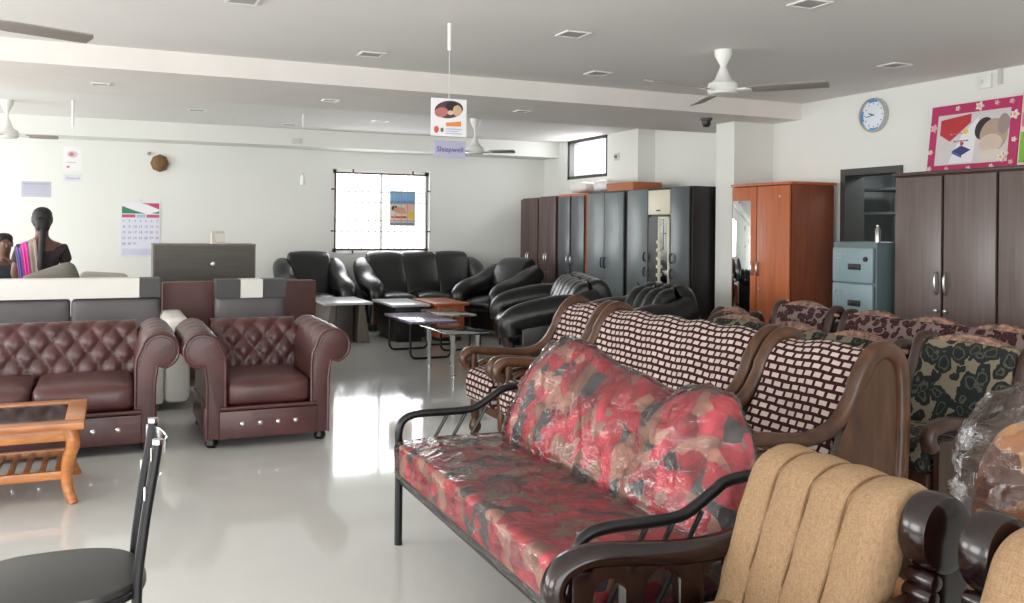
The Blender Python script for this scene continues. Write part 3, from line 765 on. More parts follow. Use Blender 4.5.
# ------------------------------------------------------------------ beige cushioned chairs (face -x)
def beige_chair(label, W, loc, rz, far_head=True):
    t = thing('carved_arm_chair', label, 'armchair', loc, rz); hw = W/2; cw = W-.16; fx = -cw/2-(0 if far_head else .035)
    path = cr([(.10, .35), (.13, .42), (.155, .51), (.185, .60), (.215, .68), (.25, .722), (.30, .722), (.345, .675), (.35, .58)], 6)
    sec = thick(path, [.1, .11, .1, .1, .1, .09, .08])
    npan = 4
    obj('back_cushion', sweep(bm_new(), sec, frange(fx, cw/2, 72), lambda u, i, p: .013*(abs(math.sin(PI*npan*u))**.42)-.004*math.sin(i*.35)**2, shrink=.045), MT['beige'], t, 80)
    NN = norm2([Vector(p) for p in path], False)
    for k in range(1, npan):
        x = fx+(cw/2-fx)*k/npan
        tube(bm := bm_new(), [(x+.013*(abs((j/9) % 2-1)-.5), p.x+NN[j].x*.053, p.y+NN[j].y*.053) for j, p in enumerate(path)], .0028, 6)
        obj('seam', bm, MT['seam'], t)
    obj('seat_cushion', rbox(bm_new(), (0, -.1, .36), (cw, .5, .11), .045, puff=(0, 0, .02)), MT['beige'], t)
    bm = B((0, -.31, .26), (cw, .05, .1), .01); box(bm, (0, .29, .26), (cw, .05, .1), .01)
    for s in (-1, 1): box(bm, (s*(hw-.035), 0, .26), (.05, .6, .1), .01)
    obj('seat_rail', bm, MT['rosewood'], t)
    for s in (-1, 1):
        x0, x1 = s*(hw-.075), s*hw
        pth = cr([(-.335, .425), (-.375, .44), (-.39, .485), (-.36, .53), (-.28, .548), (-.15, .535), (0, .52), (.12, .525), (.22, .545)], 5)
        a = obj('arm', strap(bm_new(), pth, x0, x1, [.05, .07, .065, .06], bev=.02), MT['rosewood'], t, 50)
        # fretted side below the arm: uprights with arched heads
        bm = bm_new()
        for y, w in ((-.32, .06), (-.17, .06), (.0, .075), (.16, .07)):
            box(bm, (s*(hw-.0375), y, .40), (.045, w, .24), .008)
        for y0, y1 in ((-.29, -.2), (-.14, -.0375), (.0375, .125)):
            cx = (y0+y1)/2; rr_ = (y1-y0)/2+.004; poly = [(y0-.01, .46), (y0-.01, .535), (y1+.01, .525), (y1+.01, .46)]
            arc_ = [(cx+rr_*math.cos(q), .445+rr_*math.sin(q)) for q in [PI*k/10 for k in range(11)]]
            for (a1, b1), (a2, b2) in zip(arc_, arc_[1:]):
                prism(bm, [(a1, b1), (a1, .53), (a2, .53), (a2, b2)], s*(hw-.06), s*(hw-.015))
        obj('arm_fretwork', bm, MT['rosewood'], a, 40)
        # back post with disc head and turned collar
        bm = bm_new(); cx = s*(hw-.035)
        head = []
        for k in range(28):
            q = 2*PI*k/28; rr_ = .082; head.append((.275+rr_*math.cos(q)*.95, .70+rr_*math.sin(q)*1.05))
        if s > 0 or far_head: prism(bm, head, x0, x1, 'YZ', .02)
        prism(bm, [(.225, .2), (.22, .45), (.235, .58), (.25, .63), (.34, .65), (.345, .55), (.34, .2)], x0+s*.006, x1-s*.006, 'YZ', .012)
        for z, y, r_ in ((.605, .236, .021), (.572, .228, .021)):
            lathe(bm, [(0, -.038), (r_*.8, -.036), (r_, -.02), (r_, .02), (r_*.8, .036), (0, .038)], (cx, y, z), 14, 'X')
        obj('back_post', bm, MT['rosewood'], t, 50)
        for y in (-.32, .29): obj('leg', B((s*(hw-.0375), y, .11), (.055, .055, .22), .01), MT['rosewood'], t)
    return t
beige_chair('beige ribbed armchair with dark carved arm, beside the red plastic-covered sofa', .60, (1.37, 1.675, 0), -90, False)
beige_chair('beige ribbed armchair cut off at the bottom right corner', .64, (1.37, .98, 0), -90)

# plastic wrapped brown chair
t = thing('wrapped_chair', 'brown carved chair wrapped in crumpled clear plastic, behind beige armchairs', 'chair', (2.22, 1.68, 0), -90)
path = cr([(.05, .42), (.1, .55), (.15, .72), (.18, .84)], 6)
def oval(off, wr):
    bm = bm_new(); rows = []
    for j in range(49):
        v = j/48; a = PI*v
        ring = []
        for i in range(64):
            q = 2*PI*i/64
            w = (.2+off)*math.sin(a)**.5 if 0 < v < 1 else 0; d = (.085+off)*math.sin(a)**.5 if 0 < v < 1 else 0
            z = (.61 if off == 0 else .645)-(.2+off*1.2)*math.cos(a)
            p = Vector((w*math.cos(q), .14+(z-.6)*.28+d*math.sin(q), z))
            if wr: p += Vector((math.cos(q), math.sin(q)*.6, .2))*(wr*(1-abs(noise.noise(p*12)))**4+wr*.8*noise.noise(p*7))
            else: p += Vector((0, math.sin(q), 0))*.018*noise.noise(p*14)
            ring.append(p)
        rows.append(ring)
    V = [[bm.verts.new(p) for p in r_] for r_ in rows[1:-1]]
    for A, C_ in zip(V, V[1:]):
        for i in range(64): bm.faces.new((A[i], A[(i+1) % 64], C_[(i+1) % 64], C_[i]))
    bm.faces.new(V[0][::-1]); bm.faces.new(V[-1]); return bm
bk = obj('carved_back', oval(0, 0), MT['wrapbrown'], t, 70)
obj('plastic_cover', oval(.06, .026), MT['film2'], bk, 80)
obj('seat_cushion', rbox(bm_new(), (0, -.1, .37), (.46, .44, .1), .04, puff=(0, 0, .02)), MT['wrapbrown'], t)
obj('seat_rail', B((0, -.09, .29), (.46, .46, .07), .01), MT['carveddk'], t)
for x in (-.2, .2):
    for y in (-.29, .11): obj('leg', lathe(bm_new(), [(.018, 0), (.024, .1), (.032, .2), (.03, .28)], (x, y, 0), 12), MT['carveddk'], t)
# ------------------------------------------------------------------ wardrobes along the right wall (fronts face -x)
def handle(parent, x, y, z, L=.13, m='steel', name='handle', face=-1):
    # bow handle standing off a front at x
    p = cr([(x, y, z-L/2), (x-.025, y, z-L*.38), (x-.032, y, z), (x-.025, y, z+L*.38), (x, y, z+L/2)], 4)
    return obj(name, tube(bm_new(), p, [.005+.006*math.sin(PI*k/(len(p)-1)) for k in range(len(p))], 10), MT[m], parent)
def wardrobe(label, x, y0, y1, d, h, body, doors, name='wardrobe', plinth=.08, crown=0, group=None):
    # carcass with its near end at y0; doors is a list of (y0, y1, z0, z1, material, handle side, handle material)
    t = thing(name, label, 'wardrobe', (x+d/2, (y0+y1)/2, 0)); cy = (y0+y1)/2
    obj('carcass', B((.01, 0, plinth+(h-plinth)/2), (d-.02, y1-y0-.006, h-plinth), .004), MT[body], t)
    obj('plinth', B((.02, 0, plinth/2), (d-.06, y1-y0-.02, plinth)), MT['coal'], t)
    if crown: obj('top_board', B((-.005, 0, h+crown/2), (d+.02, y1-y0+.0, crown), .005), MT[body], t)
    for a, b_, za, zb, m, hs, hm in doors:
        dr = obj('door', B((-d/2+.0, (a+b_)/2-cy, (za+zb)/2), (.02, b_-a-.008, zb-za), .004), MT[m], t)
        if hs:
            hy = (a+.035 if hs < 0 else b_-.035)-cy
            handle(dr, -d/2-.008, hy, .95 if zb > 1 else (za+zb)/2, .13, hm)
            obj('lock', lathe(bm_new(), [(0, -.012), (.009, -.01), (.009, .005)], (-d/2-.004, hy, .76), 10, 'X'), MT[hm], dr)
    return t
X0 = 5.53
wardrobe('dark brown wardrobe at far right corner, furthest of the row', X0, 11.50, 12.10, .5, 1.80, 'wenge', [(11.51, 11.8, .1, 1.78, 'wenge', 1, 'steel'), (11.8, 12.09, .1, 1.78, 'wenge', -1, 'steel')])
wardrobe('dark brown wardrobe second from the far corner, beside the black orange-edged one', X0, 10.93, 11.49, .5, 1.81, 'wenge', [(10.94, 11.21, .1, 1.79, 'wenge', 1, 'steel'), (11.21, 11.48, .1, 1.79, 'wenge', -1, 'steel')])
t = wardrobe('black two-door wardrobe with orange wood edges and white handles', X0, 10.09, 10.92, .5, 1.82, 'orange', [(10.14, 10.49, .1, 1.79, 'slate', 1, 'steel'), (10.53, 10.87, .1, 1.79, 'slate', -1, 'steel')])
wardrobe('blue-grey two-door wardrobe below the high window', X0, 9.11, 10.08, .5, 1.82, 'coal', [(9.17, 9.62, .1, 1.80, 'bluegrey', 1, 'coal'), (9.62, 10.06, .1, 1.80, 'bluegrey', -1, 'coal')])
# three-door wardrobe with a cream flap and open display niche
y0, y1 = 7.82, 9.10; d = .52
t = thing('wardrobe', 'dark three-section wardrobe with cream flap and narrow mirror niche, beside white pillar', 'wardrobe', (X0+d/2, (y0+y1)/2, 0)); cy = (y0+y1)/2
obj('carcass', B((.01, 0, .95), (d-.02, y1-y0-.01, 1.74), .004), MT['coal'], t)
obj('plinth', B((.02, 0, .04), (d-.06, y1-y0-.02, .08)), MT['coal'], t)
for a, b_, s in ((7.85, 8.19, 1), (8.65, 9.08, -1)):
    dr = obj('door', B((-d/2, (a+b_)/2-cy, .96), (.02, b_-a, 1.7), .004), MT['slate' if s > 0 else 'bluegrey'], t)
    hy = (b_-.035 if s > 0 else a+.035)-cy
    handle(dr, -d/2-.008, hy, 1.05, .1, 'coal'); handle(dr, -d/2-.008, hy, .88, .1, 'coal')
    obj('lock', lathe(bm_new(), [(0, -.012), (.012, -.01), (.012, .005)], (-d/2-.004, hy, .7), 10, 'X'), MT['steel'], dr)
fl = obj('cream_flap', B((-d/2, 8.42-cy, 1.66), (.02, .43, .27), .004), MT['cream'], t); fl['label'] = 'cream flap door'
obj('flap_handle', B((-d/2-.018, 8.42-cy, 1.57), (.02, .06, .014), .004), MT['coal'], fl)
obj('niche_back', B((-d/2+.005, 8.42-cy, .8), (.012, .44, 1.4)), MT['coal'], t)
bm = bm_new()
for y in (8.215, 8.405): box(bm, (-d/2-.012, y-cy, .95), (.02, .022, 1.1), .004)
for z in (.41, 1.49): box(bm, (-d/2-.012, 8.31-cy, z), (.02, .21, .022), .004)
fr = obj('mirror_frame', bm, MT['cream'], t); obj('mirror', B((-d/2-.006, 8.31-cy, .95), (.008, .17, 1.06)), MT['mirror'], fr)
bm = bm_new()
for k in range(9): lathe(bm, [(0, 0), (.022, .006), (.02, .016), (0, .02)], (-d/2-.022, 8.405-cy, .5+.09*k), 10, rot=Matrix.Rotation(-PI/2, 4, 'Y'))
obj('carved_strip', bm, MT['cream'], fr)
# orange wardrobe with a mirror door
x, y0, y1, d, h = 5.70, 6.51, 7.36, .52, 1.79
t = thing('wardrobe', 'orange wood wardrobe with narrow mirror door, standing before the white pillar', 'wardrobe', (x+d/2, (y0+y1)/2, 0)); cy = (y0+y1)/2
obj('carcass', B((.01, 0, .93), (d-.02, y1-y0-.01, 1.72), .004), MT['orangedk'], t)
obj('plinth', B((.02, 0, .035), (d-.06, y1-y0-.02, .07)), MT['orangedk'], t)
obj('top_board', B((0, 0, h+.012), (d+.03, y1-y0+.03, .026), .006), MT['orange'], t)
dl = obj('door', B((-d/2, 7.17-cy, .93), (.02, .37, 1.70), .004), MT['orange'], t)
obj('mirror', B((-d/2-.011, 7.20-cy, 1.0), (.006, .275, 1.30), .002), MT['mirror'], dl)
handle(dl, -d/2-.008, 7.02-cy, .99, .13)
dr = obj('door', B((-d/2, 6.745-cy, .93), (.02, .45, 1.70), .004), MT['orange'], t)
handle(dr, -d/2-.008, 6.94-cy, .99, .13)
obj('lock', lathe(bm_new(), [(0, -.012), (.012, -.01), (.012, .005)], (-d/2-.004, 6.94-cy, .8), 10, 'X'), MT['steel'], dr)
obj('lock', lathe(bm_new(), [(0, -.012), (.012, -.01), (.012, .005)], (-d/2-.004, 6.65-cy, 1.68), 10, 'X'), MT['steel'], dr)
# big brown wardrobe on the right
Y = [5.345, 4.885, 4.425, 3.965, 3.505]; x, d, h = 5.74, .55, 1.80
t = thing('wardrobe', 'large brown wardrobe with curved metal handles under the pink framed poster', 'wardrobe', (x+d/2, (Y[0]+Y[-1])/2, 0)); cy = (Y[0]+Y[-1])/2
obj('carcass', B((.01, 0, .93), (d-.02, Y[0]-Y[-1], 1.74), .004), MT['browndk'], t)
obj('plinth', B((.02, 0, .04), (d-.06, Y[0]-Y[-1]-.02, .08)), MT['coal'], t)
obj('top_board', B((-.005, 0, h+.012), (d+.03, Y[0]-Y[-1]+.03, .026), .006), MT['browndk'], t)
for k in range(4):
    a, b_ = Y[k+1]+.012, Y[k]-.012
    dr = obj('door', B((-d/2, (a+b_)/2-cy, .945), (.02, b_-a, 1.68), .006), MT['brownlam'], t)
    hy = (a+.03 if k % 2 == 0 else b_-.03)-cy
    handle(dr, -d/2-.008, hy, .97, .17)
    obj('key_pull', lathe(bm_new(), [(0, -.03), (.016, -.024), (.011, -.01), (.012, .0)], (-d/2-.008, hy, .76), 12, 'X'), MT['steel'], dr)
# filing cabinet
x, y0, y1, d, h = 5.62, 5.43, 5.90, .57, 1.27
t = thing('filing_cabinet', 'blue-grey steel four-drawer filing cabinet in front of the dark doorway', 'filing cabinet', (x+d/2, (y0+y1)/2, 0))
obj('body', B((.01, 0, h/2), (d-.02, y1-y0, h), .006), MT['filingshade'], t)
for k in range(4):
    z = h-.04-.3*(k+.5)
    dr = obj('drawer', B((-d/2, 0, z), (.024, y1-y0-.03, .285), .008), MT['filing'], t)
    hh = obj('handle', B((-d/2-.016, -.03, z-.015), (.022, .13, .05), .008), MT['coal'], dr)
    bm = bm_new(); box(bm, (-d/2-.014, .145, z+.085), (.006, .07, .004)); box(bm, (-d/2-.014, .145, z+.055), (.006, .07, .004)); box(bm, (-d/2-.014, .18, z+.07), (.006, .004, .034)); box(bm, (-d/2-.014, .11, z+.07), (.006, .004, .034))
    obj('label_holder', bm, MT['steel'], dr)
    if k == 0: obj('lock', lathe(bm_new(), [(0, -.02), (.02, -.018), (.022, 0)], (-d/2-.008, -.15, z+.05), 12, 'X'), MT['coal'], dr)
o = obj('spray_can', lathe(bm_new(), [(0, 0), (.022, 0), (.022, .1), (.012, .12), (.012, .14), (0, .14)], (5.72, 5.50, h), 14), MT['steel']); tag(o, 'small silver can standing on the filing cabinet', 'can')
# things on the wardrobes
o = obj('cardboard_box', B((5.77, 9.35, 1.82+.05), (.4, .62, .1), .008), flat((176, 104, 62))); tag(o, 'flat orange-brown cardboard box lying on the blue-grey wardrobe top', 'box')
o = obj('wrapped_bundle', rbox(bm_new(), (5.76, 9.87, 1.82+.085), (.36, .36, .13), .06, 8, wr=.01), MT['white']); tag(o, 'white wrapped bundle on wardrobe top beside the brown box', 'bundle')
o = obj('plastic_bag', rbox(bm_new(), (5.76, 10.52, 1.82+.085), (.3, .5, .1), .05, 8, puff=(0, 0, .02), wr=.015), MT['white']); tag(o, 'crumpled white bag on the orange-edged wardrobe', 'bag')

# ------------------------------------------------------------------ tables
# wooden coffee table with dark glass
t = thing('coffee_table', 'honey wood coffee table with dark glass top and slatted lower shelf', 'coffee table', (-.68, 5.13, 0))
W, D, h = 1.14, .66, .40; hw, hd = W/2, D/2
bm = bm_new()
for y in (-hd+.045, hd-.045): box(bm, (0, y, h-.018), (W, .09, .036), .008)
for x in (-hw+.045, hw-.045): box(bm, (x, 0, h-.018), (.09, D-.16, .036), .008)
obj('top_frame', bm, MT['teak'], t); obj('glass_top', B((0, 0, h-.014), (W-.17, D-.17, .014)), MT['smoked'], t)
bm = bm_new()
for y in (-hd+.06, hd-.06): box(bm, (0, y, h-.066), (W-.16, .024, .06), .004)
for x in (-hw+.06, hw-.06): box(bm, (x, 0, h-.066), (.024, D-.16, .06), .004)
obj('apron', bm, MT['teak'], t)
for sx in (-1, 1):
    for sy in (-1, 1):
        p = cr([(sx*(hw-.07), sy*(hd-.07), h-.036), (sx*(hw-.05), sy*(hd-.055), h-.11), (sx*(hw-.075), sy*(hd-.075), .19), (sx*(hw-.075), sy*(hd-.075), .08), (sx*(hw-.045), sy*(hd-.045), .0)], 5)
        obj('leg', tube(bm_new(), p, [.036-.014*k/(len(p)-1) for k in range(len(p))], 10), MT['teak'], t)
bm = bm_new()
for y in (-hd+.085, hd-.085): box(bm, (0, y, .135), (W-.16, .03, .04), .005)
for k in range(14): box(bm, (-hw+.12+k*(W-.24)/13, 0, .135), (.028, D-.18, .018), .004)
obj('slatted_shelf', bm, MT['teak'], t)
# pale topped table with panel base
t = thing('side_table', 'taupe coffee table with pale top and flared panel base, left of the group', 'coffee table', (2.52, 10.72, 0))
obj('top', B((0, 0, .465), (.56, .9, .03), .006), MT['lightgreytop'], t)
for s in (-1, 1): obj('side_panel', prism(bm_new(), [(s*.14, .45), (s*.2, .45), (s*.27, 0), (s*.12, 0)], -.38, .38, 'XZ', .004), MT['taupe'], t)
obj('center_panel', B((0, .0, .225), (.2, .5, .45), .004), MT['taupedk'], t)
# black box table with pale top, orange box table
def box_table(label, loc, W, D, h, top, body):
    t = thing('coffee_table', label, 'coffee table', loc)
    obj('top', B((0, 0, h-.015), (W, D, .03), .006), MT[top], t); bm = bm_new()
    obj('body', B((0, 0, .05+(h-.08)/2), (W-.1, D-.1, h-.08), .004), MT[body], t)
    dr = obj('drawer', B((0, -D/2+.048, h*.5), (W-.16, .02, h*.5), .004), MT[body], t)
    obj('knob', lathe(bm_new(), [(0, -.03), (.016, -.024), (.009, -.01), (.01, 0)], (0, -D/2+.038, h*.5), 12, 'Y'), MT['steel'], dr)
    obj('plinth', B((0, 0, .025), (W-.16, D-.16, .05)), MT['coal'], t)
box_table('black boxed coffee table with pale grey top, between taupe and red-brown tables', (3.24, 10.62, 0), .46, .92, .45, 'lightgreytop', 'coal')
box_table('red-brown wood coffee table behind the purple sled-legged table', (3.72, 10.5, 0), .44, .86, .46, 'redtop', 'orange')
def sled(label, x, y0, y1, W, top, h):
    t = thing('coffee_table', label, 'coffee table', (x, (y0+y1)/2, 0)); D = y1-y0
    obj('top', B((0, 0, h-.012), (W, D, .022), .004), MT[top], t)
    for y in (-D/2+.12, D/2-.12):
        a = W/2-.03; r_ = .06; p = [(-a, y, h-.03)]
        p += [(-a+r_-r_*math.cos(q), y, r_+.012-r_*math.sin(q)) for q in [PI/2*k/5 for k in range(6)]]
        p += [(a-r_+r_*math.sin(q), y, r_+.012-r_*math.cos(q)) for q in [PI/2*k/5 for k in range(6)]]+[(a, y, h-.03)]
        obj('sled_leg', tube(bm_new(), p, .012, 10), MT['metalblk'], t)
    bm = bm_new()
    for x_ in (-W/2+.03, W/2-.03): box(bm, (x_, 0, h-.032), (.02, D-.2, .018))
    obj('top_rail', bm, MT['metalblk'], t)
sled('purple topped coffee table on black bent tube legs', 3.03, 8.72, 9.72, .5, 'purple', .40)
sled('pale floral glass-topped coffee table between purple table and black sofa', 3.48, 9.2, 9.95, .4, 'gold', .41)
# glass table on chrome legs
t = thing('coffee_table', 'clear glass coffee table on thick chrome legs, nearest the woven armchair', 'coffee table', (2.97, 8.02, 0))
pts = []
for sx, sy, a0 in ((1, 1, 0), (-1, 1, 90), (-1, -1, 180), (1, -1, 270)):
    for k in range(6):
        q = R(a0+90*k/5); pts.append((sx*.13+.08*math.cos(q), sy*.37+.08*math.sin(q)))
obj('glass_top', prism(bm_new(), pts, .388, .40, 'XY', .003), MT['tglass'], t)
bm = bm_new()
for sx in (-1, 1):
    for sy in (-1, 1):
        obj('leg', lathe(bm_new(), [(0, 0), (.026, 0), (.026, .012), (.018, .02), (.018, .24), (.024, .25), (.026, .36), (.03, .375), (.03, .388), (0, .388)], (sx*.12, sy*.34, 0), 16), MT['chrome'], t)

# ------------------------------------------------------------------ black metal chair in the foreground (faces -x)
t = thing('metal_chair', 'black metal chair with round vinyl seat and chrome back strips, bottom left foreground', 'chair', (-.12, 2.53, 0), -90)
pts = []
for k in range(48):
    q = 2*PI*k/48; c_, s_ = math.cos(q), math.sin(q); e = .5 if s_ > 0 else .38
    pts.append((.20*math.copysign(abs(c_)**.75, c_), .20*math.copysign(abs(s_)**(.9 if s_ > 0 else .6), s_)))
bm = bm_new()
prism(bm, pts, .435, .468, 'XY', .012); obj('seat', bm, MT['seatblk'], t, 50)
obj('seat_rim', tube(bm_new(), [(x*1.015, y*1.015, .44) for x, y in pts], .009, 8, True), MT['metalblk'], t)
for s in (-1, 1):
    fl_ = cr([(s*.155, -.15, .42), (s*.17, -.17, .25), (s*.18, -.19, 0)], 4)
    obj('leg', tube(bm_new(), fl_, .011, 10), MT['metalblk'], t)
    bp = cr([(s*.15, .235, 0), (s*.145, .20, .25), (s*.14, .185, .43), (s*.138, .20, .6), (s*.135, .222, .75), (s*.134, .23, .81)], 5)
    p = obj('back_post', tube(bm_new(), bp, .0125, 12, flatz=1), MT['metalblk'], t)
    obj('end_cap', lathe(bm_new(), [(0, 0), (.0135, 0), (.0135, .012), (0, .014)], (s*.134, .23, .808), 12), MT['chrome'], p)
for z, y in ((.785, .226), (.69, .212)):
    o = obj('chrome_strip', strap(bm_new(), cr([(-.145, y-.012), (-.12, y+.008), (0, y+.03), (.12, y+.008), (.145, y-.012)], 5), z-.017, z+.017, .006, 'XY', .002), MT['chrome'], t)
for z in (.2,): obj('stretcher', tube(bm_new(), [(-.172, -.174, z), (.172, -.174, z)], .008, 8), MT['metalblk'], t)

# ------------------------------------------------------------------ ceiling fittings
def fan(label, loc, drop, a0, r=.62, nb=3, pitch=-13):
    x, y, zc = loc; t = thing('ceiling_fan', label, 'ceiling fan', (x, y, zc), 0, None)
    obj('canopy', lathe(bm_new(), [(0, 0), (.062, -.0), (.06, -.04), (.028, -.1), (.016, -.13)], (0, 0, 0), 20), MT['white'], t)
    obj('rod', lathe(bm_new(), [(.012, -.1), (.012, -drop+.1)], (0, 0, 0), 12), MT['white'], t)
    obj('motor', lathe(bm_new(), [(.014, -drop+.16), (.03, -drop+.12), (.06, -drop+.05), (.105, -drop+.02), (.11, -drop-.03), (.095, -drop-.05), (.03, -drop-.06), (0, -drop-.06)], (0, 0, 0), 24), MT['white'], t)
    for k in range(nb):
        M = Matrix.Rotation(R(a0+120*k), 4, 'Z')
        bm = bm_new(); ang = M @ Matrix.Translation((0, 0, -drop-.025)) @ Matrix.Rotation(R(pitch), 4, 'X')
        tmp = bmesh.new(); prism(tmp, [(.17, -.045), (.3, -.06), (r, -.062), (r+.015, -.03), (r+.01, .05), (.3, .055), (.17, .04)], -.004, .004, 'XY', .002); add_mesh(bm, tmp, ang)
        bl = obj('blade', bm, flat((150, 144, 138), .5), t)
        bm = bm_new(); tmp = bmesh.new(); prism(tmp, [(.08, -.02), (.2, -.028), (.2, .028), (.08, .02)], -.008, .006, 'XY', .002); add_mesh(bm, tmp, ang)
        obj('blade_iron', bm, MT['white'], bl)
fan('white ceiling fan with three blades, above the orange wardrobe', (3.95, 5.22, CZ), .26, 70, .70)
fan('ceiling fan at top left edge, only its long blades showing', (-.72, 4.85, CZ), .30, 24, .66)
fan('white ceiling fan at far left above the seated people', (-.99, 10.6, CZ), .34, 1, .46)
fan('ceiling fan behind the hanging store sign', (3.86, 9.75, CZ), .36, -33, .46)
# square flush lights
def panel_light(label, x, y, z, s=.2):
    t = thing('ceiling_light', label, 'ceiling light', (x, y, z), 0, None)
    bm = bm_new(); a = s/2
    for k in (-1, 1): box(bm, (k*(a-.009), 0, -.004), (.018, s, .008), .002); box(bm, (0, k*(a-.009), -.004), (s-.036, .018, .008), .002)
    obj('frame', bm, MT['white'], t); obj('diffuser', B((0, 0, -.002), (s-.036, s-.036, .004)), flat((176, 172, 172)), t)
for lab, x, y, z in (('square flush ceiling light between sign and fan, nearer of the pair', 2.75, 5.22, CZ), ('square flush ceiling light left of the fan, further of the pair', 3.62, 6.43, CZ),
                     ('small square ceiling light left of the hanging rod', 1.74, 6.49, CZ), ('square ceiling light at the top right edge', 3.56, 3.93, CZ), ('square ceiling light at the top left edge', .67, 5.27, CZ),
                     ('thin square ceiling light above the wall clock', 5.45, 5.09, CZ), ('square ceiling light just right of the fan motor', 5.44, 6.3, CZ),
                     ('small ceiling light under the beam, right of the sign', 3.55, 7.76, 2.47), ('small ceiling light under the beam at left', -.09, 7.86, 2.47), ('small ceiling light under the beam, left of the sign', 1.75, 7.89, 2.47),
                     ('small far ceiling light left of the sign', 2.93, 10.51, CZ), ('small far ceiling light over the calendar wall', .85, 10.49, CZ), ('furthest small ceiling light near the back beam', 2.02, 11.4, CZ)):
    panel_light(lab, x, y, z, .18 if z == CZ else .14)
# dome camera
t = thing('security_camera', 'small black dome camera under the beam by the white pillar', 'camera', (5.40, 7.40, 2.47))
obj('mount', lathe(bm_new(), [(0, 0), (.06, 0), (.06, -.022), (.02, -.03)], (0, 0, 0), 16), MT['darkgrey'], t); obj('dome', lathe(bm_new(), [(.045, -.02), (.045, -.06), (.03, -.085), (0, -.09)], (0, 0, 0), 16), MT['coal'], t)

# ------------------------------------------------------------------ signs, posters, small wall things
FS = Matrix.Rotation(PI/2, 4, 'X')                      # faces -y
FX = Matrix.Rotation(-PI/2, 4, 'Z') @ FS                # faces -x
def disc_poly(cx, cy, rx, ry, n=24, rot=0):
    return [(cx+rx*math.cos(2*PI*k/n)*math.cos(rot)-ry*math.sin(2*PI*k/n)*math.sin(rot), cy+rx*math.cos(2*PI*k/n)*math.sin(rot)+ry*math.sin(2*PI*k/n)*math.cos(rot)) for k in range(n)]
def decal(parent, shapes, M, base=0):
    # printed artwork: flat coloured pieces lifted a hair off the sheet, grouped by colour
    by = {}
    cnt = {}
    for i, (c, poly) in enumerate(shapes):
        cnt[c] = cnt.get(c, 0)+1; key = (c, cnt[c])
        if key not in by: by[key] = bm_new()
        bm = by[key]; t_ = bmesh.new(); prism(t_, poly, 0, base+.0007+.00035*i, 'XY'); add_mesh(bm, t_, M)
    for c, bm in by.items(): obj('print', bm, flat(c[0]), parent, smooth=False)
def rect(x0, y0, x1, y1): return [(x0, y0), (x1, y0), (x1, y1), (x0, y1)]
def hanging(label, x, y, zc, rod, ztop, w, h, art, second=None):
    t = thing('hanging_sign', label, 'sign', (x, y, zc))
    obj('rod', lathe(bm_new(), [(0, 0), (.014, 0), (.012, -rod), (0, -rod)], (0, 0, 0), 10), MT['white'], t)
    obj('thread', lathe(bm_new(), [(.0018, -rod), (.0018, ztop-zc)], (0, 0, 0), 6), MT['white'], t)
    c = obj('card', B((0, 0, ztop-zc-h/2), (w, .004, h)), flat((236, 234, 236)), t, smooth=False)
    decal(c, art, Matrix.Translation((0, -.002, ztop-zc-h/2)) @ FS)
    return t
w, h = .235, .235
art = [((74, 52, 58), disc_poly(.0, .05, .095, .055, rot=.15)), ((186, 110, 104), disc_poly(-.05, .03, .045, .03, rot=.2)), ((30, 26, 32), disc_poly(.02, .07, .04, .028)), ((206, 170, 140), disc_poly(.055, .045, .03, .034)), ((222, 190, 160), disc_poly(.01, .03, .02, .014)),
       ((230, 140, 70), [(-.02, -.035), (.08, -.02), (.082, -.052), (-.018, -.056)]), ((206, 90, 84), disc_poly(-.082, -.078, .016, .022)), ((90, 110, 70), disc_poly(-.045, -.08, .01, .014))]
art += [((180, 184, 214), rect(-.02, -.075-.014*k, .085-.02*(k % 2), -.069-.014*k)) for k in range(3)]
t = hanging('white hanging store sign with oval picture on a rod and thread', 1.92, 5.3, CZ, .17, 2.16, w, h, art)
t['label'] = 'white hanging sign with oval picture and lilac Sleepwell name board below'
c = obj('name_board', B((.01, 0, 1.845-CZ), (.205, .004, .105)), flat((172, 170, 196)), t, smooth=False)
obj('lettering', text_bm('Sleepwell', .047, Matrix.Translation((.01, -.003, 1.842-CZ)) @ FS), flat((52, 50, 112)), c, smooth=False)
obj('thread', lathe(bm_new(), [(.0018, 1.925-CZ), (.0018, 1.897-CZ)], (0, 0, 0), 6), MT['white'], t)
art = [((206, 200, 206), disc_poly(.0, .05, .05, .035)), ((196, 120, 110), disc_poly(-.01, .05, .025, .02)), ((200, 190, 200), rect(-.05, -.04, .03, -.03)), ((200, 130, 120), disc_poly(-.04, -.08, .015, .014))]
t = hanging('small white hanging sign at left above the seated woman', -.37, 10.3, CZ, .26, 2.15, .17, .25, art)
c = obj('name_board', B((.005, 0, 1.83-CZ), (.175, .004, .075)), flat((222, 222, 230)), t, smooth=False)
obj('lettering', text_bm('Sleepwell', .034, Matrix.Translation((.005, -.003, 1.83-CZ)) @ FS), flat((140, 140, 180)), c, smooth=False)
t = thing('hanging_tag', 'thin white thread with small tag hanging left of the barred window', 'tag', (1.98, 10.3, CZ))
obj('rod', lathe(bm_new(), [(0, 0), (.01, 0), (.01, -.14), (0, -.14)], (0, 0, 0), 10), MT['white'], t)
obj('thread', lathe(bm_new(), [(.0015, -.14), (.0015, -.68)], (0, 0, 0), 6), MT['white'], t)
obj('tag', lathe(bm_new(), [(0, -.66), (.02, -.7), (.03, -.75), (.03, -.8), (0, -.8)], (0, 0, 0), 12), MT['white'], t)
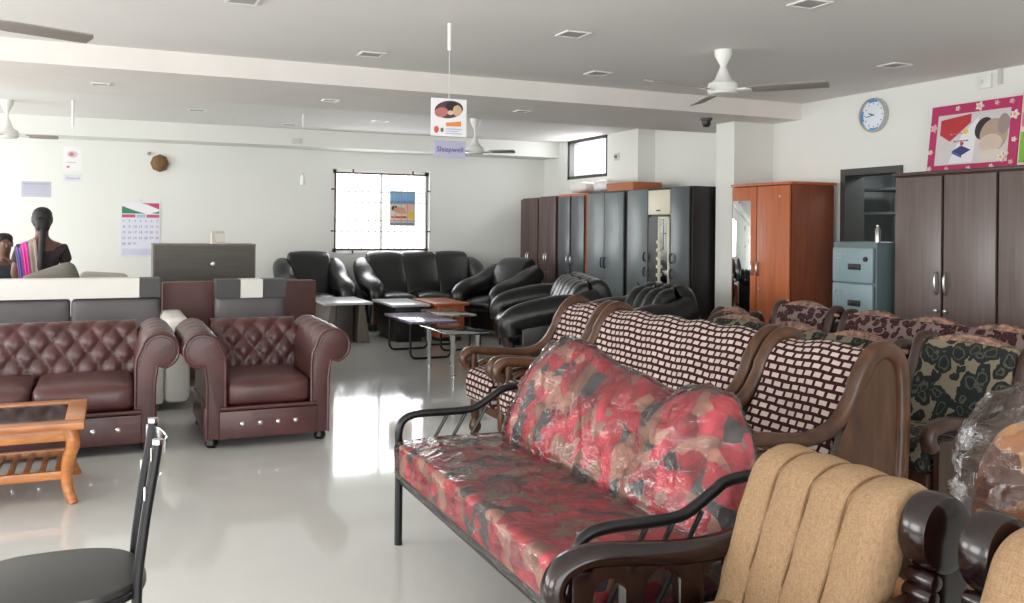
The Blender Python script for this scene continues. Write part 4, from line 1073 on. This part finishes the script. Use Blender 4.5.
# wall clock
t = thing('wall_clock', 'round silver-rimmed wall clock with blue accents on the right wall', 'clock', (XW, 6.10, 2.41))
obj('case', lathe(bm_new(), [(0, -.02), (.135, -.02), (.14, -.045), (.152, -.045), (.158, -.02), (.155, 0), (0, 0)], (0, 0, 0), 40, 'X'), MT['steel'], t)
obj('dial', lathe(bm_new(), [(0, -.023), (.136, -.0225), (.136, -.02), (0, -.02)], (0, 0, 0), 40, 'X'), flat((226, 234, 240)), t, smooth=False)
bm = bm_new()
for a0 in (70, 160, 250):
    n_ = 12
    poly = [(.118*math.cos(R(a0+44*k/n_)), .118*math.sin(R(a0+44*k/n_))) for k in range(n_+1)]+[(.137*math.cos(R(a0+44*k/n_)), .137*math.sin(R(a0+44*k/n_))) for k in range(n_, -1, -1)]
    t_ = bmesh.new(); prism(t_, poly, 0, .001, 'XY'); add_mesh(bm, t_, Matrix.Translation((-.023, 0, 0)) @ FX)
obj('blue_band', bm, flat((60, 150, 214)), t, smooth=False)
bm = bm_new()
for k in range(12):
    a = R(30*k); t_ = bmesh.new(); prism(t_, rect(-.003, .095, .003, .112), 0, .001, 'XY'); add_mesh(bm, t_, Matrix.Translation((-.023, 0, 0)) @ FX @ Matrix.Rotation(a, 4, 'Z'))
obj('hour_marks', bm, flat((60, 64, 74)), t, smooth=False)
for a, L, w_ in ((72, .06, .009), (100, .09, .006)):
    t_ = bmesh.new(); prism(t_, rect(-w_/2, -.01, w_/2, L), .001, .003, 'XY'); bm = bm_new(); add_mesh(bm, t_, Matrix.Translation((-.024, 0, 0)) @ FX @ Matrix.Rotation(R(a), 4, 'Z'))
    obj('hand', bm, flat((40, 44, 52)), t, smooth=False)
# posters leaning on the wardrobe top
def leaning(name, label, yc, w, h, board, art, lean=7, x=6.13, z=1.826):
    t = thing(name, label, 'poster', (x, yc, z))
    Mx = Matrix.Rotation(R(lean), 4, 'Y')
    b = obj('board', box(bm_new(), (0, 0, h/2), (.02, w, h), rot=None), board, t, smooth=False)
    b.data.transform(Mx); decal(b, art, Mx @ Matrix.Translation((-.01, 0, h/2)) @ FX); return t
mg = (178, 40, 92)
w, h = .80, .56
art = [((206, 200, 200), rect(-.33, -.21, .32, .20)), ((228, 226, 230), [(-.2, -.2), (.02, -.2), (.05, .16), (-.1, .02)]), ((182, 44, 50), [(-.3, .16), (-.3, .04), (-.2, -.02), (-.02, .12), (-.02, .19)]),
       ((40, 30, 34), disc_poly(.1, .06, .075, .09, rot=-.5)), ((176, 150, 132), disc_poly(.19, .0, .12, .13)), ((206, 186, 170), disc_poly(.17, -.06, .1, .07)), ((150, 132, 130), disc_poly(.27, .08, .05, .08)), ((214, 202, 192), disc_poly(.2, -.15, .13, .04)),
       ((50, 56, 110), [(-.17, -.1), (-.08, -.14), (.0, -.1), (-.09, -.06)]), ((80, 90, 150), [(-.17, -.1), (-.08, -.14), (-.08, -.16), (-.17, -.12)]), ((190, 60, 60), disc_poly(-.085, -.045, .016, .016)), ((232, 192, 70), disc_poly(-.06, .05, .022, .02))]
art += [((190, 110, 150), [(-.2+.03*k, .03+.008*(k % 2)), (-.18+.03*k, .03), (-.18+.03*k, .04), (-.2+.03*k, .045)]) for k in range(4)]
art += [((170, 110, 160), [(-.16+.028*k, -.03+.006*(k % 2)), (-.142+.028*k, -.03), (-.142+.028*k, -.02), (-.16+.028*k, -.015)]) for k in range(5)]
for i, (x, y) in enumerate([(-.36, .1), (-.15, .245), (.05, .24), (.2, .25), (.36, .14), (.37, -.05), (.36, -.22), (.2, -.245), (.0, -.25), (-.2, -.245), (-.37, -.1), (-.365, -.235), (.33, .245), (.28, -.18)]):
    r_ = .036 if i in (2, 4, 13, 0) else .02
    art.append(((234, 216, 214) if i % 3 else (226, 170, 190), [(x+r_*(.82+.24*math.cos(5*q))*math.cos(q), y+r_*(.82+.24*math.cos(5*q))*math.sin(q)) for q in [2*PI*k/40 for k in range(40)]]))
    art.append(((214, 170, 80), disc_poly(x, y, r_*.35, r_*.35, 10)))
leaning('framed_poster', 'pink flowered poster board leaning on top of the big brown wardrobe', 4.98, w, h, flat(mg), art)
art = [((206, 110, 130), rect(-.37, .02, .37, .13)), ((120, 176, 60), [(-.37, -.25), (.2, -.25), (.1, -.05), (-.2, .0), (-.37, -.02)]), ((70, 120, 40), [(-.33, -.25), (-.2, -.02), (-.18, -.25)]), ((30, 34, 34), rect(-.16, -.12, -.1, .02)), ((236, 236, 236), rect(-.24, -.14, -.18, .02)), ((210, 200, 120), disc_poly(-.1, -.18, .06, .05))]
leaning('framed_poster', 'green and pink poster board at the right edge on the wardrobe top', 4.193, .76, .6, flat((226, 196, 186)), art)
# switch box and conduit
t = thing('switch_box', 'white switch box high on the right wall above the pink poster', 'switch', (XW, 4.97, 2.55))
obj('plate', B((-.012, 0, 0), (.024, .11, .11), .006), MT['white'], t); obj('switch', B((-.026, .02, .0), (.01, .02, .03), .003), flat((206, 206, 202)), t)
o = obj('conduit', B((XW-.012, 4.84, 2.57), (.024, .03, .12)), flat((196, 194, 190))); tag(o, 'short grey conduit beside the white switch box', 'conduit')
t = thing('wall_socket', 'small wall fitting on the white wall right of the high window', 'socket', (XB, 10.22, 2.31))
obj('plate', B((-.008, 0, 0), (.016, .12, .1), .004), flat((206, 206, 200)), t); obj('knob', lathe(bm_new(), [(0, -.03), (.02, -.025), (.024, 0)], (-.016, 0, 0), 12, 'X'), flat((130, 130, 128)), t)
# calendar
cx, zt, w, h = .34, 1.655, .47, .70
t = thing('wall_calendar', 'large wall calendar with red and green header on the back wall', 'calendar', (cx, YB-.004, zt-h/2))
sh = obj('sheet', B((0, 0, 0), (w, .006, h)), flat((222, 224, 238)), t, smooth=False)
M = Matrix.Translation((0, -.003, 0)) @ FS; hh = h/2
decal(sh, [((236, 234, 240), rect(-w/2+.01, hh-.2, w/2-.01, hh-.01)), ((196, 60, 100), [(.0, hh-.02), (w/2-.015, hh-.02), (w/2-.015, hh-.1), (.08, hh-.04)]), ((48, 128, 92), [(-w/2+.015, hh-.06), (-w/2+.015, hh-.155), (.06, hh-.155), (-.06, hh-.12)]), ((70, 150, 110), [(.12, hh-.15), (w/2-.015, hh-.12), (w/2-.015, hh-.155)]),
           ((200, 80, 110), rect(-w/2+.015, hh-.205, -.06, hh-.165)), ((200, 80, 110), rect(.07, hh-.205, w/2-.015, hh-.165)), ((170, 190, 210), rect(-.05, hh-.205, .06, hh-.165)), ((206, 206, 228), rect(-w/2+.02, -hh+.02, w/2-.02, -hh+.1))], M)
day = 1
for row in range(5):
    for c_ in range(7):
        if day > 31 or (row == 0 and c_ < 6 and False): break
        tb = text_bm(str(day), .042, Matrix.Translation((-w/2+.04+c_*.065, -.004, hh-.25-row*.072)) @ FS)
        obj('date_number', tb, flat((196, 70, 90)) if c_ == 6 else flat((92, 92, 120)), sh, smooth=False); day += 1
obj('hook', lathe(bm_new(), [(.004, 0), (.004, .03), (0, .03)], (0, -.002, hh), 8), MT['steel'], t)
# notice, brown ornament
t = thing('notice', 'pale grey printed notice on the back wall above the seated woman', 'notice', (-.84, YB-.0015, 1.78))
sh = obj('sheet', B((0, 0, 0), (.32, .004, .19)), flat((186, 188, 202)), t, smooth=False)
decal(sh, [((166, 170, 192), rect(-.14, .055, .14, .075))]+[((172, 176, 196), rect(-.13, .03-.022*k, .13-.03*(k % 2), .036-.022*k)) for k in range(5)], Matrix.Translation((0, -.002, 0)) @ FS)
o = obj('wall_ornament', lathe(bm_new(), [(0, -.09), (.06, -.085), (.1, -.05), (.115, -.02), (.11, 0), (0, 0)], (.56, YB, 2.15), 8, 'Y'), wood('ornament_brown', (96, 66, 34), (132, 94, 52), .5)); tag(o, 'round brown ornament high on the back wall', 'ornament')
o = obj('wall_hook', B((.43, YB-.012, 2.27), (.04, .024, .04), .006), flat((150, 150, 148))); tag(o, 'tiny grey fitting beside the brown wall ornament', 'hook')
o = obj('junction_box', B((2.2, YB-.51, 2.47), (.12, .02, .07), .004), flat((206, 208, 202))); tag(o, 'pale junction box on the back beam left of the window', 'box')
# poster stuck inside the barred window
t = thing('window_poster', 'small beach-coloured poster behind the bars of the back window', 'poster', (3.83, YB+.085, 1.63))
sh = obj('sheet', B((0, 0, 0), (.38, .004, .5)), flat((120, 170, 214)), t, smooth=False)
decal(sh, [((90, 140, 190), rect(-.19, .08, .19, .11)), ((214, 202, 180), rect(-.19, -.2, .19, .06)), ((50, 40, 44), disc_poly(-.12, .0, .045, .04)), ((206, 150, 120), disc_poly(-.02, -.03, .12, .045, rot=-.1)), ((226, 180, 150), disc_poly(.09, .0, .06, .07)), ((196, 60, 60), rect(-.17, -.14, .06, -.11)), ((232, 190, 60), disc_poly(.13, -.1, .05, .05)), ((120, 120, 130), rect(-.19, -.25, .19, -.21))], Matrix.Translation((0, -.002, 0)) @ FS)

# ------------------------------------------------------------------ reception counter and people
t = thing('counter_cabinet', 'dark taupe cabinet with pale edges and round lock before the back wall', 'cabinet', (.865, 9.73, 0))
W, D, h = .98, .45, 1.17
obj('front_panel', B((0, -D/2, h/2), (W-.03, .02, h-.03)), MT['taupedk'], t); bm = bm_new()
for x in (-W/2+.008, W/2-.008): box(bm, (x, 0, h/2), (.016, D, h))
box(bm, (0, 0, h-.008), (W, D+.02, .016)); box(bm, (0, D/2-.01, h/2), (W-.03, .016, h-.02)); box(bm, (0, 0, .4), (W-.03, D-.03, .016))
obj('carcass', bm, MT['taupe'], t, smooth=False)
obj('lock', lathe(bm_new(), [(0, -.02), (.02, -.018), (.026, 0)], (.07, -D/2-.01, h-.2), 16, 'Y'), MT['steel'], t)
t = thing('desk_calendar', 'small cream tent calendar standing on the dark taupe cabinet', 'calendar', (1.0, 9.68, 1.17), 8)
obj('stand', prism(bm_new(), [(-.05, 0), (.05, 0), (.012, .13), (.0, .13)], -.065, .065, 'YZ', .002), flat((206, 198, 186)), t)
obj('page', box(bm_new(), (.015, -.034, .062), (.09, .003, .09), rot=(R(-22), 0, 0)), flat((230, 226, 216)), t)
t = thing('desk', 'white desk with the seated man, mostly hidden at far left', 'desk', (-1.47, 9.7, 0))
obj('top', B((0, 0, .755), (.9, .5, .03), .004), MT['white'], t); obj('front_panel', B((0, -.2, .37), (.84, .02, .74)), MT['white'], t)
for x in (-.43, .43): obj('side_panel', B((x, 0, .37), (.02, .46, .74)), MT['white'], t)
t = thing('water_bottle', 'clear bottle on the desk in front of the seated man', 'bottle', (-1.04, 9.66, .77))
obj('bottle_body', lathe(bm_new(), [(0, 0), (.032, 0), (.034, .12), (.03, .15), (.014, .18), (.013, .2), (0, .2)], (0, 0, 0), 16), flat((206, 212, 222), .15), t)
obj('cap', lathe(bm_new(), [(.015, .195), (.015, .215), (0, .215)], (0, 0, 0), 12), flat((220, 220, 226)), t)

def skin_mesh(name, nodes, edges, m, parent, root=0, sub=2):
    me = bpy.data.meshes.new('sk'); me.from_pydata([n[0] for n in nodes], edges, []); me.update()
    o = bpy.data.objects.new('sk', me); COL.objects.link(o)
    md = o.modifiers.new('s', 'SKIN'); md.use_smooth_shade = True
    for v, n in zip(me.skin_vertices[0].data, nodes):
        r_ = n[1]; v.radius = r_ if isinstance(r_, tuple) else (r_, r_)
    me.skin_vertices[0].data[root].use_root = True
    s = o.modifiers.new('u', 'SUBSURF'); s.levels = sub; s.render_levels = sub
    dg = bpy.context.evaluated_depsgraph_get(); nm = bpy.data.meshes.new_from_object(o.evaluated_get(dg))
    bpy.data.objects.remove(o); bpy.data.meshes.remove(me)
    nm.name = name; nm.materials.clear(); nm.materials.append(m)
    for p in nm.polygons: p.use_smooth = True
    ob = bpy.data.objects.new(name, nm); COL.objects.link(ob); ob.parent = parent; return ob
def person(label, loc, rz, seat, arms, head_tilt=0, thigh=.42):
    # local: faces -y, origin at the floor below the hips; one continuous body, arms given as shoulder/elbow/wrist/hand-direction
    t = thing('person', label, 'person', loc, rz); s = seat
    nd, ed = [], []
    def add(p, r_, link=None):
        nd.append((p, r_)); i = len(nd)-1
        if link is not None: ed.append((link, i))
        return i
    pel = add((0, 0, s+.09), (.15, .12))
    w = add((0, .015, s+.22), (.125, .1), pel); ch = add((0, .02, s+.38), (.145, .11), w); us = add((0, .015, s+.5), (.10, .075), ch)
    nk = add((0, 0, s+.575), .05, us); hb = add((0, -.012, s+.655), (.062, .07), nk); hm = add((0, -.012, s+.735), (.074, .09), hb); ht = add((0, -.005, s+.81), (.055, .07), hm)
    for sd in (-1, 1):
        hp = add((sd*.09, -.02, s+.07), .09, pel); kn = add((sd*.12, -thigh, s+.05), .06, hp); an = add((sd*.12, -thigh-.02, .09), .04, kn); add((sd*.13, -thigh-.16, .035), .035, an)
        S, E, Wp, hd = arms[0 if sd < 0 else 1]
        sh = add(S, .055, us); el = add(E, .042, sh); wr = add(Wp, .028, el); Hd = Vector(hd).normalized(); W_ = Vector(Wp)
        pm = add(tuple(W_+Hd*.05), (.035, .018), wr); side = Hd.cross(Vector((0, 0, 1))); side = side.normalized() if side.length > .1 else Vector((1, 0, 0)); dn = Hd.cross(side).normalized()
        for k, L in enumerate((.068, .08, .075, .058)):
            a = add(tuple(W_+Hd*.085+side*(.012*(k-1.5)*1.5)), .0095, pm); b_ = add(tuple(W_+Hd*(.085+L*.55)+side*(.018*(k-1.5))+dn*.008), .0085, a); add(tuple(W_+Hd*(.085+L*.8)+side*(.018*(k-1.5))+dn*.03), .0075, b_)
        a = add(tuple(W_+Hd*.04-side*.035), .011, pm); add(tuple(W_+Hd*.075-side*.055), .009, a)
    b = skin_mesh('body', nd, ed, MT['skin'], t)
    f = lathe(bm_new(), [(0, 0), (.012, .004), (.015, .015), (.008, .045), (0, .05)], (0, -.1, s+.70), 10)
    obj('nose', f, MT['skin'], b)
    for sd in (-1, 1):
        e_ = obj('eye', rbox(bm_new(), (sd*.03, -.092, s+.745), (.024, .012, .009), .004, 3), flat((190, 182, 176)), b)
        obj('iris', rbox(bm_new(), (sd*.03, -.099, s+.745), (.011, .006, .011), .003, 3), flat((24, 18, 16)), e_)
        obj('ear', rbox(bm_new(), (sd*.078, .005, s+.735), (.018, .035, .06), .01, 3), MT['skin'], b)
    obj('mouth', rbox(bm_new(), (0, -.085, s+.668), (.045, .018, .012), .006, 3), flat((110, 56, 50)), b)
    return t, b
def shell(name, parts, m, parent, sub=2):
    nd = [p for p, l in parts]; ed = [(l, i) for i, (p, l) in enumerate(parts) if l is not None]
    return skin_mesh(name, nd, ed, m, parent, 0, sub)
# woman seen from behind: faces +y
s = .66
t, b = person('woman in sari with long black braid, seated with her back turned', (-.565, 9.05, 0), 186, s,
       [((-.16, .02, s+.475), (-.21, -.03, s+.24), (-.13, -.26, s+.2), (.3, -1, 0)), ((.16, .02, s+.475), (.21, -.03, s+.24), (.13, -.26, s+.2), (-.3, -1, 0))])
shell('blouse', [(((0, .02, s+.26), (.14, .115)), None), (((0, .025, s+.38), (.158, .125)), 0), (((0, .02, s+.46), (.13, .095)), 1), (((-.165, .02, s+.47), .066), 2), (((-.2, -.01, s+.34), .056), 3), (((.165, .02, s+.47), .066), 2), (((.2, -.01, s+.34), .056), 5)], MT['blouse'], b)
bm = bm_new(); rbox(bm, (0, .022, s+.745), (.164, .19, .205), .08, 8); rbox(bm, (0, .105, s+.69), (.12, .09, .13), .045, 5)
hr = obj('hair', bm, MT['hair'], b)
p = cr([(0, .115, s+.69), (0, .13, s+.58), (.01, .165, s+.45), (.015, .17, s+.3), (.02, .165, s+.15), (.02, .16, s+.08)], 6)
obj('braid', tube(bm_new(), p, [.034*(1-.45*k/(len(p)-1))*(1+.12*math.sin(k*1.6)) for k in range(len(p))], 10), MT['hair'], hr)
sari = obj('sari_skirt', lathe(bm_new(), [(0, s-.03), (.2, s-.03), (.215, s+.02), (.2, s+.1), (.165, s+.2), (.13, s+.22), (0, s+.22)], (0, -.01, 0), 28), MT['sarigrey'], b)
sari.data.transform(Matrix.Diagonal((1, .85, 1, 1)))
shell('sari_lap', [(((0, -.05, s+.06), (.19, .11)), None), (((0, -.25, s+.05), (.2, .1)), 0), (((0, -.42, s+.04), (.2, .1)), 1), (((0, -.47, s-.15), (.2, .09)), 2), (((0, -.48, .14), (.21, .1)), 3)], MT['sarigrey'], b)
def drape(x0, x1, y, m, nm, out):
    bm = bm_new(); rows = []
    for j in range(7):
        u = j/6; row = []
        for q in cr([(x0+(x1-x0)*u, -.1, s+.36), (x0+(x1-x0)*u, -.06, s+.57-.5*abs(x0+(x1-x0)*u)), (x0+(x1-x0)*u, .02, s+.60-.5*abs(x0+(x1-x0)*u)), (x0+(x1-x0)*u-.01, .125, s+.52-.4*abs(x0+(x1-x0)*u)), (x0+(x1-x0)*u-.025, .165, s+.33), (x0+(x1-x0)*u-.05, .185, s+.1), (x0+(x1-x0)*u-.06, .20, s-.02)], 4):
            row.append(bm.verts.new(q+Vector((0, out+.006*math.sin(j*2.1), out*.6))))
        rows.append(row)
    for A, C_ in zip(rows, rows[1:]):
        for i in range(len(A)-1): bm.faces.new((A[i], A[i+1], C_[i+1], C_[i]))
    bmesh.ops.recalc_face_normals(bm, faces=list(bm.faces))
    bmesh.ops.solidify(bm, geom=list(bm.faces), thickness=.006); return obj(nm, bm, m, b)
d1 = drape(.055, .13, 0, MT['sarigrey'], 'sari_drape', .0); d2 = drape(.125, .175, 0, MT['saripink'], 'sari_border', .006); d3 = drape(.172, .215, 0, MT['saripurple'], 'sari_edge', .003)
d2['label'] = 'pink sari border'; d3['label'] = 'purple sari edge'
t = thing('stool', 'tall stool hidden under the seated woman in the sari', 'stool', (-.565, 9.07, 0))
obj('seat', lathe(bm_new(), [(0, .56), (.17, .56), (.18, .58), (.17, .60), (0, .60)], (0, 0, 0), 20), MT['walnut'], t)
for sx in (-1, 1):
    for sy in (-1, 1): obj('leg', tube(bm_new(), [(sx*.16, sy*.16, 0), (sx*.1, sy*.1, .57)], .014, 8), MT['metalblk'], t)
# man at the far left, chin on hand, facing the woman's desk
s = .41
t, b = person('man in dark shirt at the left edge, chin resting on hand', (-1.0, 10.5, 0), 22, s,
       [((-.17, .02, s+.47), (-.2, -.2, s+.27), (-.06, -.36, s+.3), (1, -.2, .1)), ((.17, .02, s+.47), (.2, -.24, s+.29), (.06, -.15, s+.52), (-.5, .25, .6))], thigh=.4)
shell('shirt', [(((0, .0, s+.1), (.17, .135)), None), (((0, .02, s+.24), (.15, .12)), 0), (((0, .025, s+.39), (.165, .125)), 1), (((0, .015, s+.51), (.11, .08)), 2), (((-.172, .02, s+.475), .07), 3), (((-.203, -.19, s+.285), .055), 4), (((.172, .02, s+.475), .07), 3), (((.203, -.23, s+.30), .055), 6), (((.15, -.2, s+.38), .045), 7), (((0, .008, s+.565), .068), 3), (((-.1, .018, s+.50), .075), 3), (((.1, .018, s+.50), .075), 3)], MT['shirt'], b)
shell('trousers', [(((0, 0, s+.08), (.165, .13)), None), (((.09, -.05, s+.07), .1), 0), (((.12, -.4, s+.05), .075), 1), (((.12, -.42, .12), .055), 2), (((-.09, -.05, s+.07), .1), 0), (((-.12, -.4, s+.05), .075), 4), (((-.12, -.42, .12), .055), 5)], MT['trouser'], b)
bm = bm_new(); rbox(bm, (0, .02, s+.785), (.165, .18, .13), .065, 8); obj('hair', bm, MT['hair'], b)
t = thing('stool', 'low stool under the seated man at the left edge', 'stool', (-.95, 10.65, 0))
obj('seat', lathe(bm_new(), [(0, .33), (.11, .33), (.12, .35), (.11, .37), (0, .37)], (0, 0, 0), 20), MT['walnut'], t)
for sx in (-1, 1):
    for sy in (-1, 1): obj('leg', tube(bm_new(), [(sx*.1, sy*.1, 0), (sx*.07, sy*.07, .34)], .014, 8), MT['metalblk'], t)
# office chairs with tilted oval backs
def office(label, x, y, m, z, rz, tilt):
    t = thing('office_chair', label, 'chair', (x, y, 0), rz)
    obj('backrest', rbox(bm_new(), (0, .0, z), (.44, .14, .21), .1, 9, puff=(0, .01, 0), rot=(0, R(tilt), 0)), m, t)
    obj('seat', rbox(bm_new(), (0, -.26, .5), (.44, .44, .09), .045, 6), m, t)
    obj('back_support', tube(bm_new(), [(0, -.2, .45), (0, .05, .5), (0, .06, z)], .016, 8), MT['metalblk'], t)
    obj('stem', lathe(bm_new(), [(.025, .06), (.025, .47)], (0, -.26, 0), 10), MT['metalblk'], t); bm = bm_new()
    for k in range(5):
        a = 2*PI*k/5; tube(bm, [(0, -.26, .07), (.24*math.cos(a), -.26+.24*math.sin(a), .03)], .015, 8)
        rbox(bm, (.24*math.cos(a), -.26+.24*math.sin(a), .02), (.04, .04, .04), .018, 2)
    obj('star_base', bm, MT['metalblk'], t)
office('dark grey office chair with tilted oval back beside the woman in the sari', -.46, 8.36, MT['officegrey'], .885, 180, 20)
office('pale grey office chair with rounded back, right of the dark grey one', -.06, 9.35, MT['officepale'], .80, 180, -4)

# ------------------------------------------------------------------ groups of repeats
GR = {'leather_sofa': 'black leather sofas at the far end', 'woven_armchair': 'woven check sofa set', 'woven_sofa': 'woven check sofa set', 'carved_sofa': 'carved sofas behind the woven row', 'carved_armchair': 'carved sofas behind the woven row',
      'carved_arm_chair': 'beige ribbed armchairs', 'wardrobe': 'wardrobes along the right wall', 'coffee_table': 'coffee tables on the shop floor', 'side_table': 'coffee tables on the shop floor', 'ceiling_light': 'square ceiling lights', 'ceiling_fan': 'ceiling fans',
      'hanging_sign': 'hanging store signs', 'framed_poster': 'posters on the wardrobe top', 'office_chair': 'office chairs behind the long sofa', 'person': 'seated people', 'stool': 'stools of the seated people',
      'tufted_sofa': 'oxblood tufted sofa set', 'tufted_armchair': 'oxblood tufted sofa set', 'modern_sofa': 'grey sofas with banded headrests', 'modern_armchair': 'grey sofas with banded headrests'}
for o in list(bpy.data.objects):
    if o.parent is None and 'label' in o:
        k = o.name.split('.')[0]
        if k in GR: o['group'] = GR[k]

# ------------------------------------------------------------------ light
w = bpy.data.worlds.new('world'); scene.world = w; w.use_nodes = True
bg = w.node_tree.nodes['Background']; bg.inputs[0].default_value = (.95, .98, 1, 1); bg.inputs[1].default_value = 3.5
def area(name, loc, rot, sx, sy, power, col=(1, 1, 1)):
    l = bpy.data.lights.new(name, 'AREA'); l.shape = 'RECTANGLE'; l.size = sx; l.size_y = sy; l.energy = power; l.color = col
    o = bpy.data.objects.new(name, l); COL.objects.link(o); o.location = loc; o.rotation_euler = rot; return o
for i, (a, b_) in enumerate(LW):
    area('window_daylight', (XL-.12, (a+b_)/2, 1.44), (0, R(-90), 0), 1.6, b_-a-.1, (115, 135, 150)[i], (1, .99, .97))
area('shopfront_daylight', (-.1, YF-.1, 1.15), (R(90), 0, 0), 6.0, 2.2, 100, (1, .98, .95))
area('window_daylight', (3.505, YB+.2, 1.58), (R(-90), 0, 0), 1.3, 1.05, 35, (.97, .99, 1))
area('store_room_fill', (7.2, 6.3, 2.12), (0, 0, 0), .6, .6, 40, (.95, 1, 1))  # unseen fill light added to lift the dark store room
area('high_window_daylight', (XB+.14, 11.06, 2.35), (0, R(90), 0), .45, 1.05, 14, (.97, .99, 1))
scene.view_settings.view_transform = 'Standard'; scene.view_settings.look = 'None'; scene.view_settings.exposure = -.02; scene.view_settings.gamma = 1.05
scene.cycles.use_denoising = True
scene.cycles.max_bounces = 8; scene.cycles.diffuse_bounces = 4; scene.cycles.transparent_max_bounces = 12
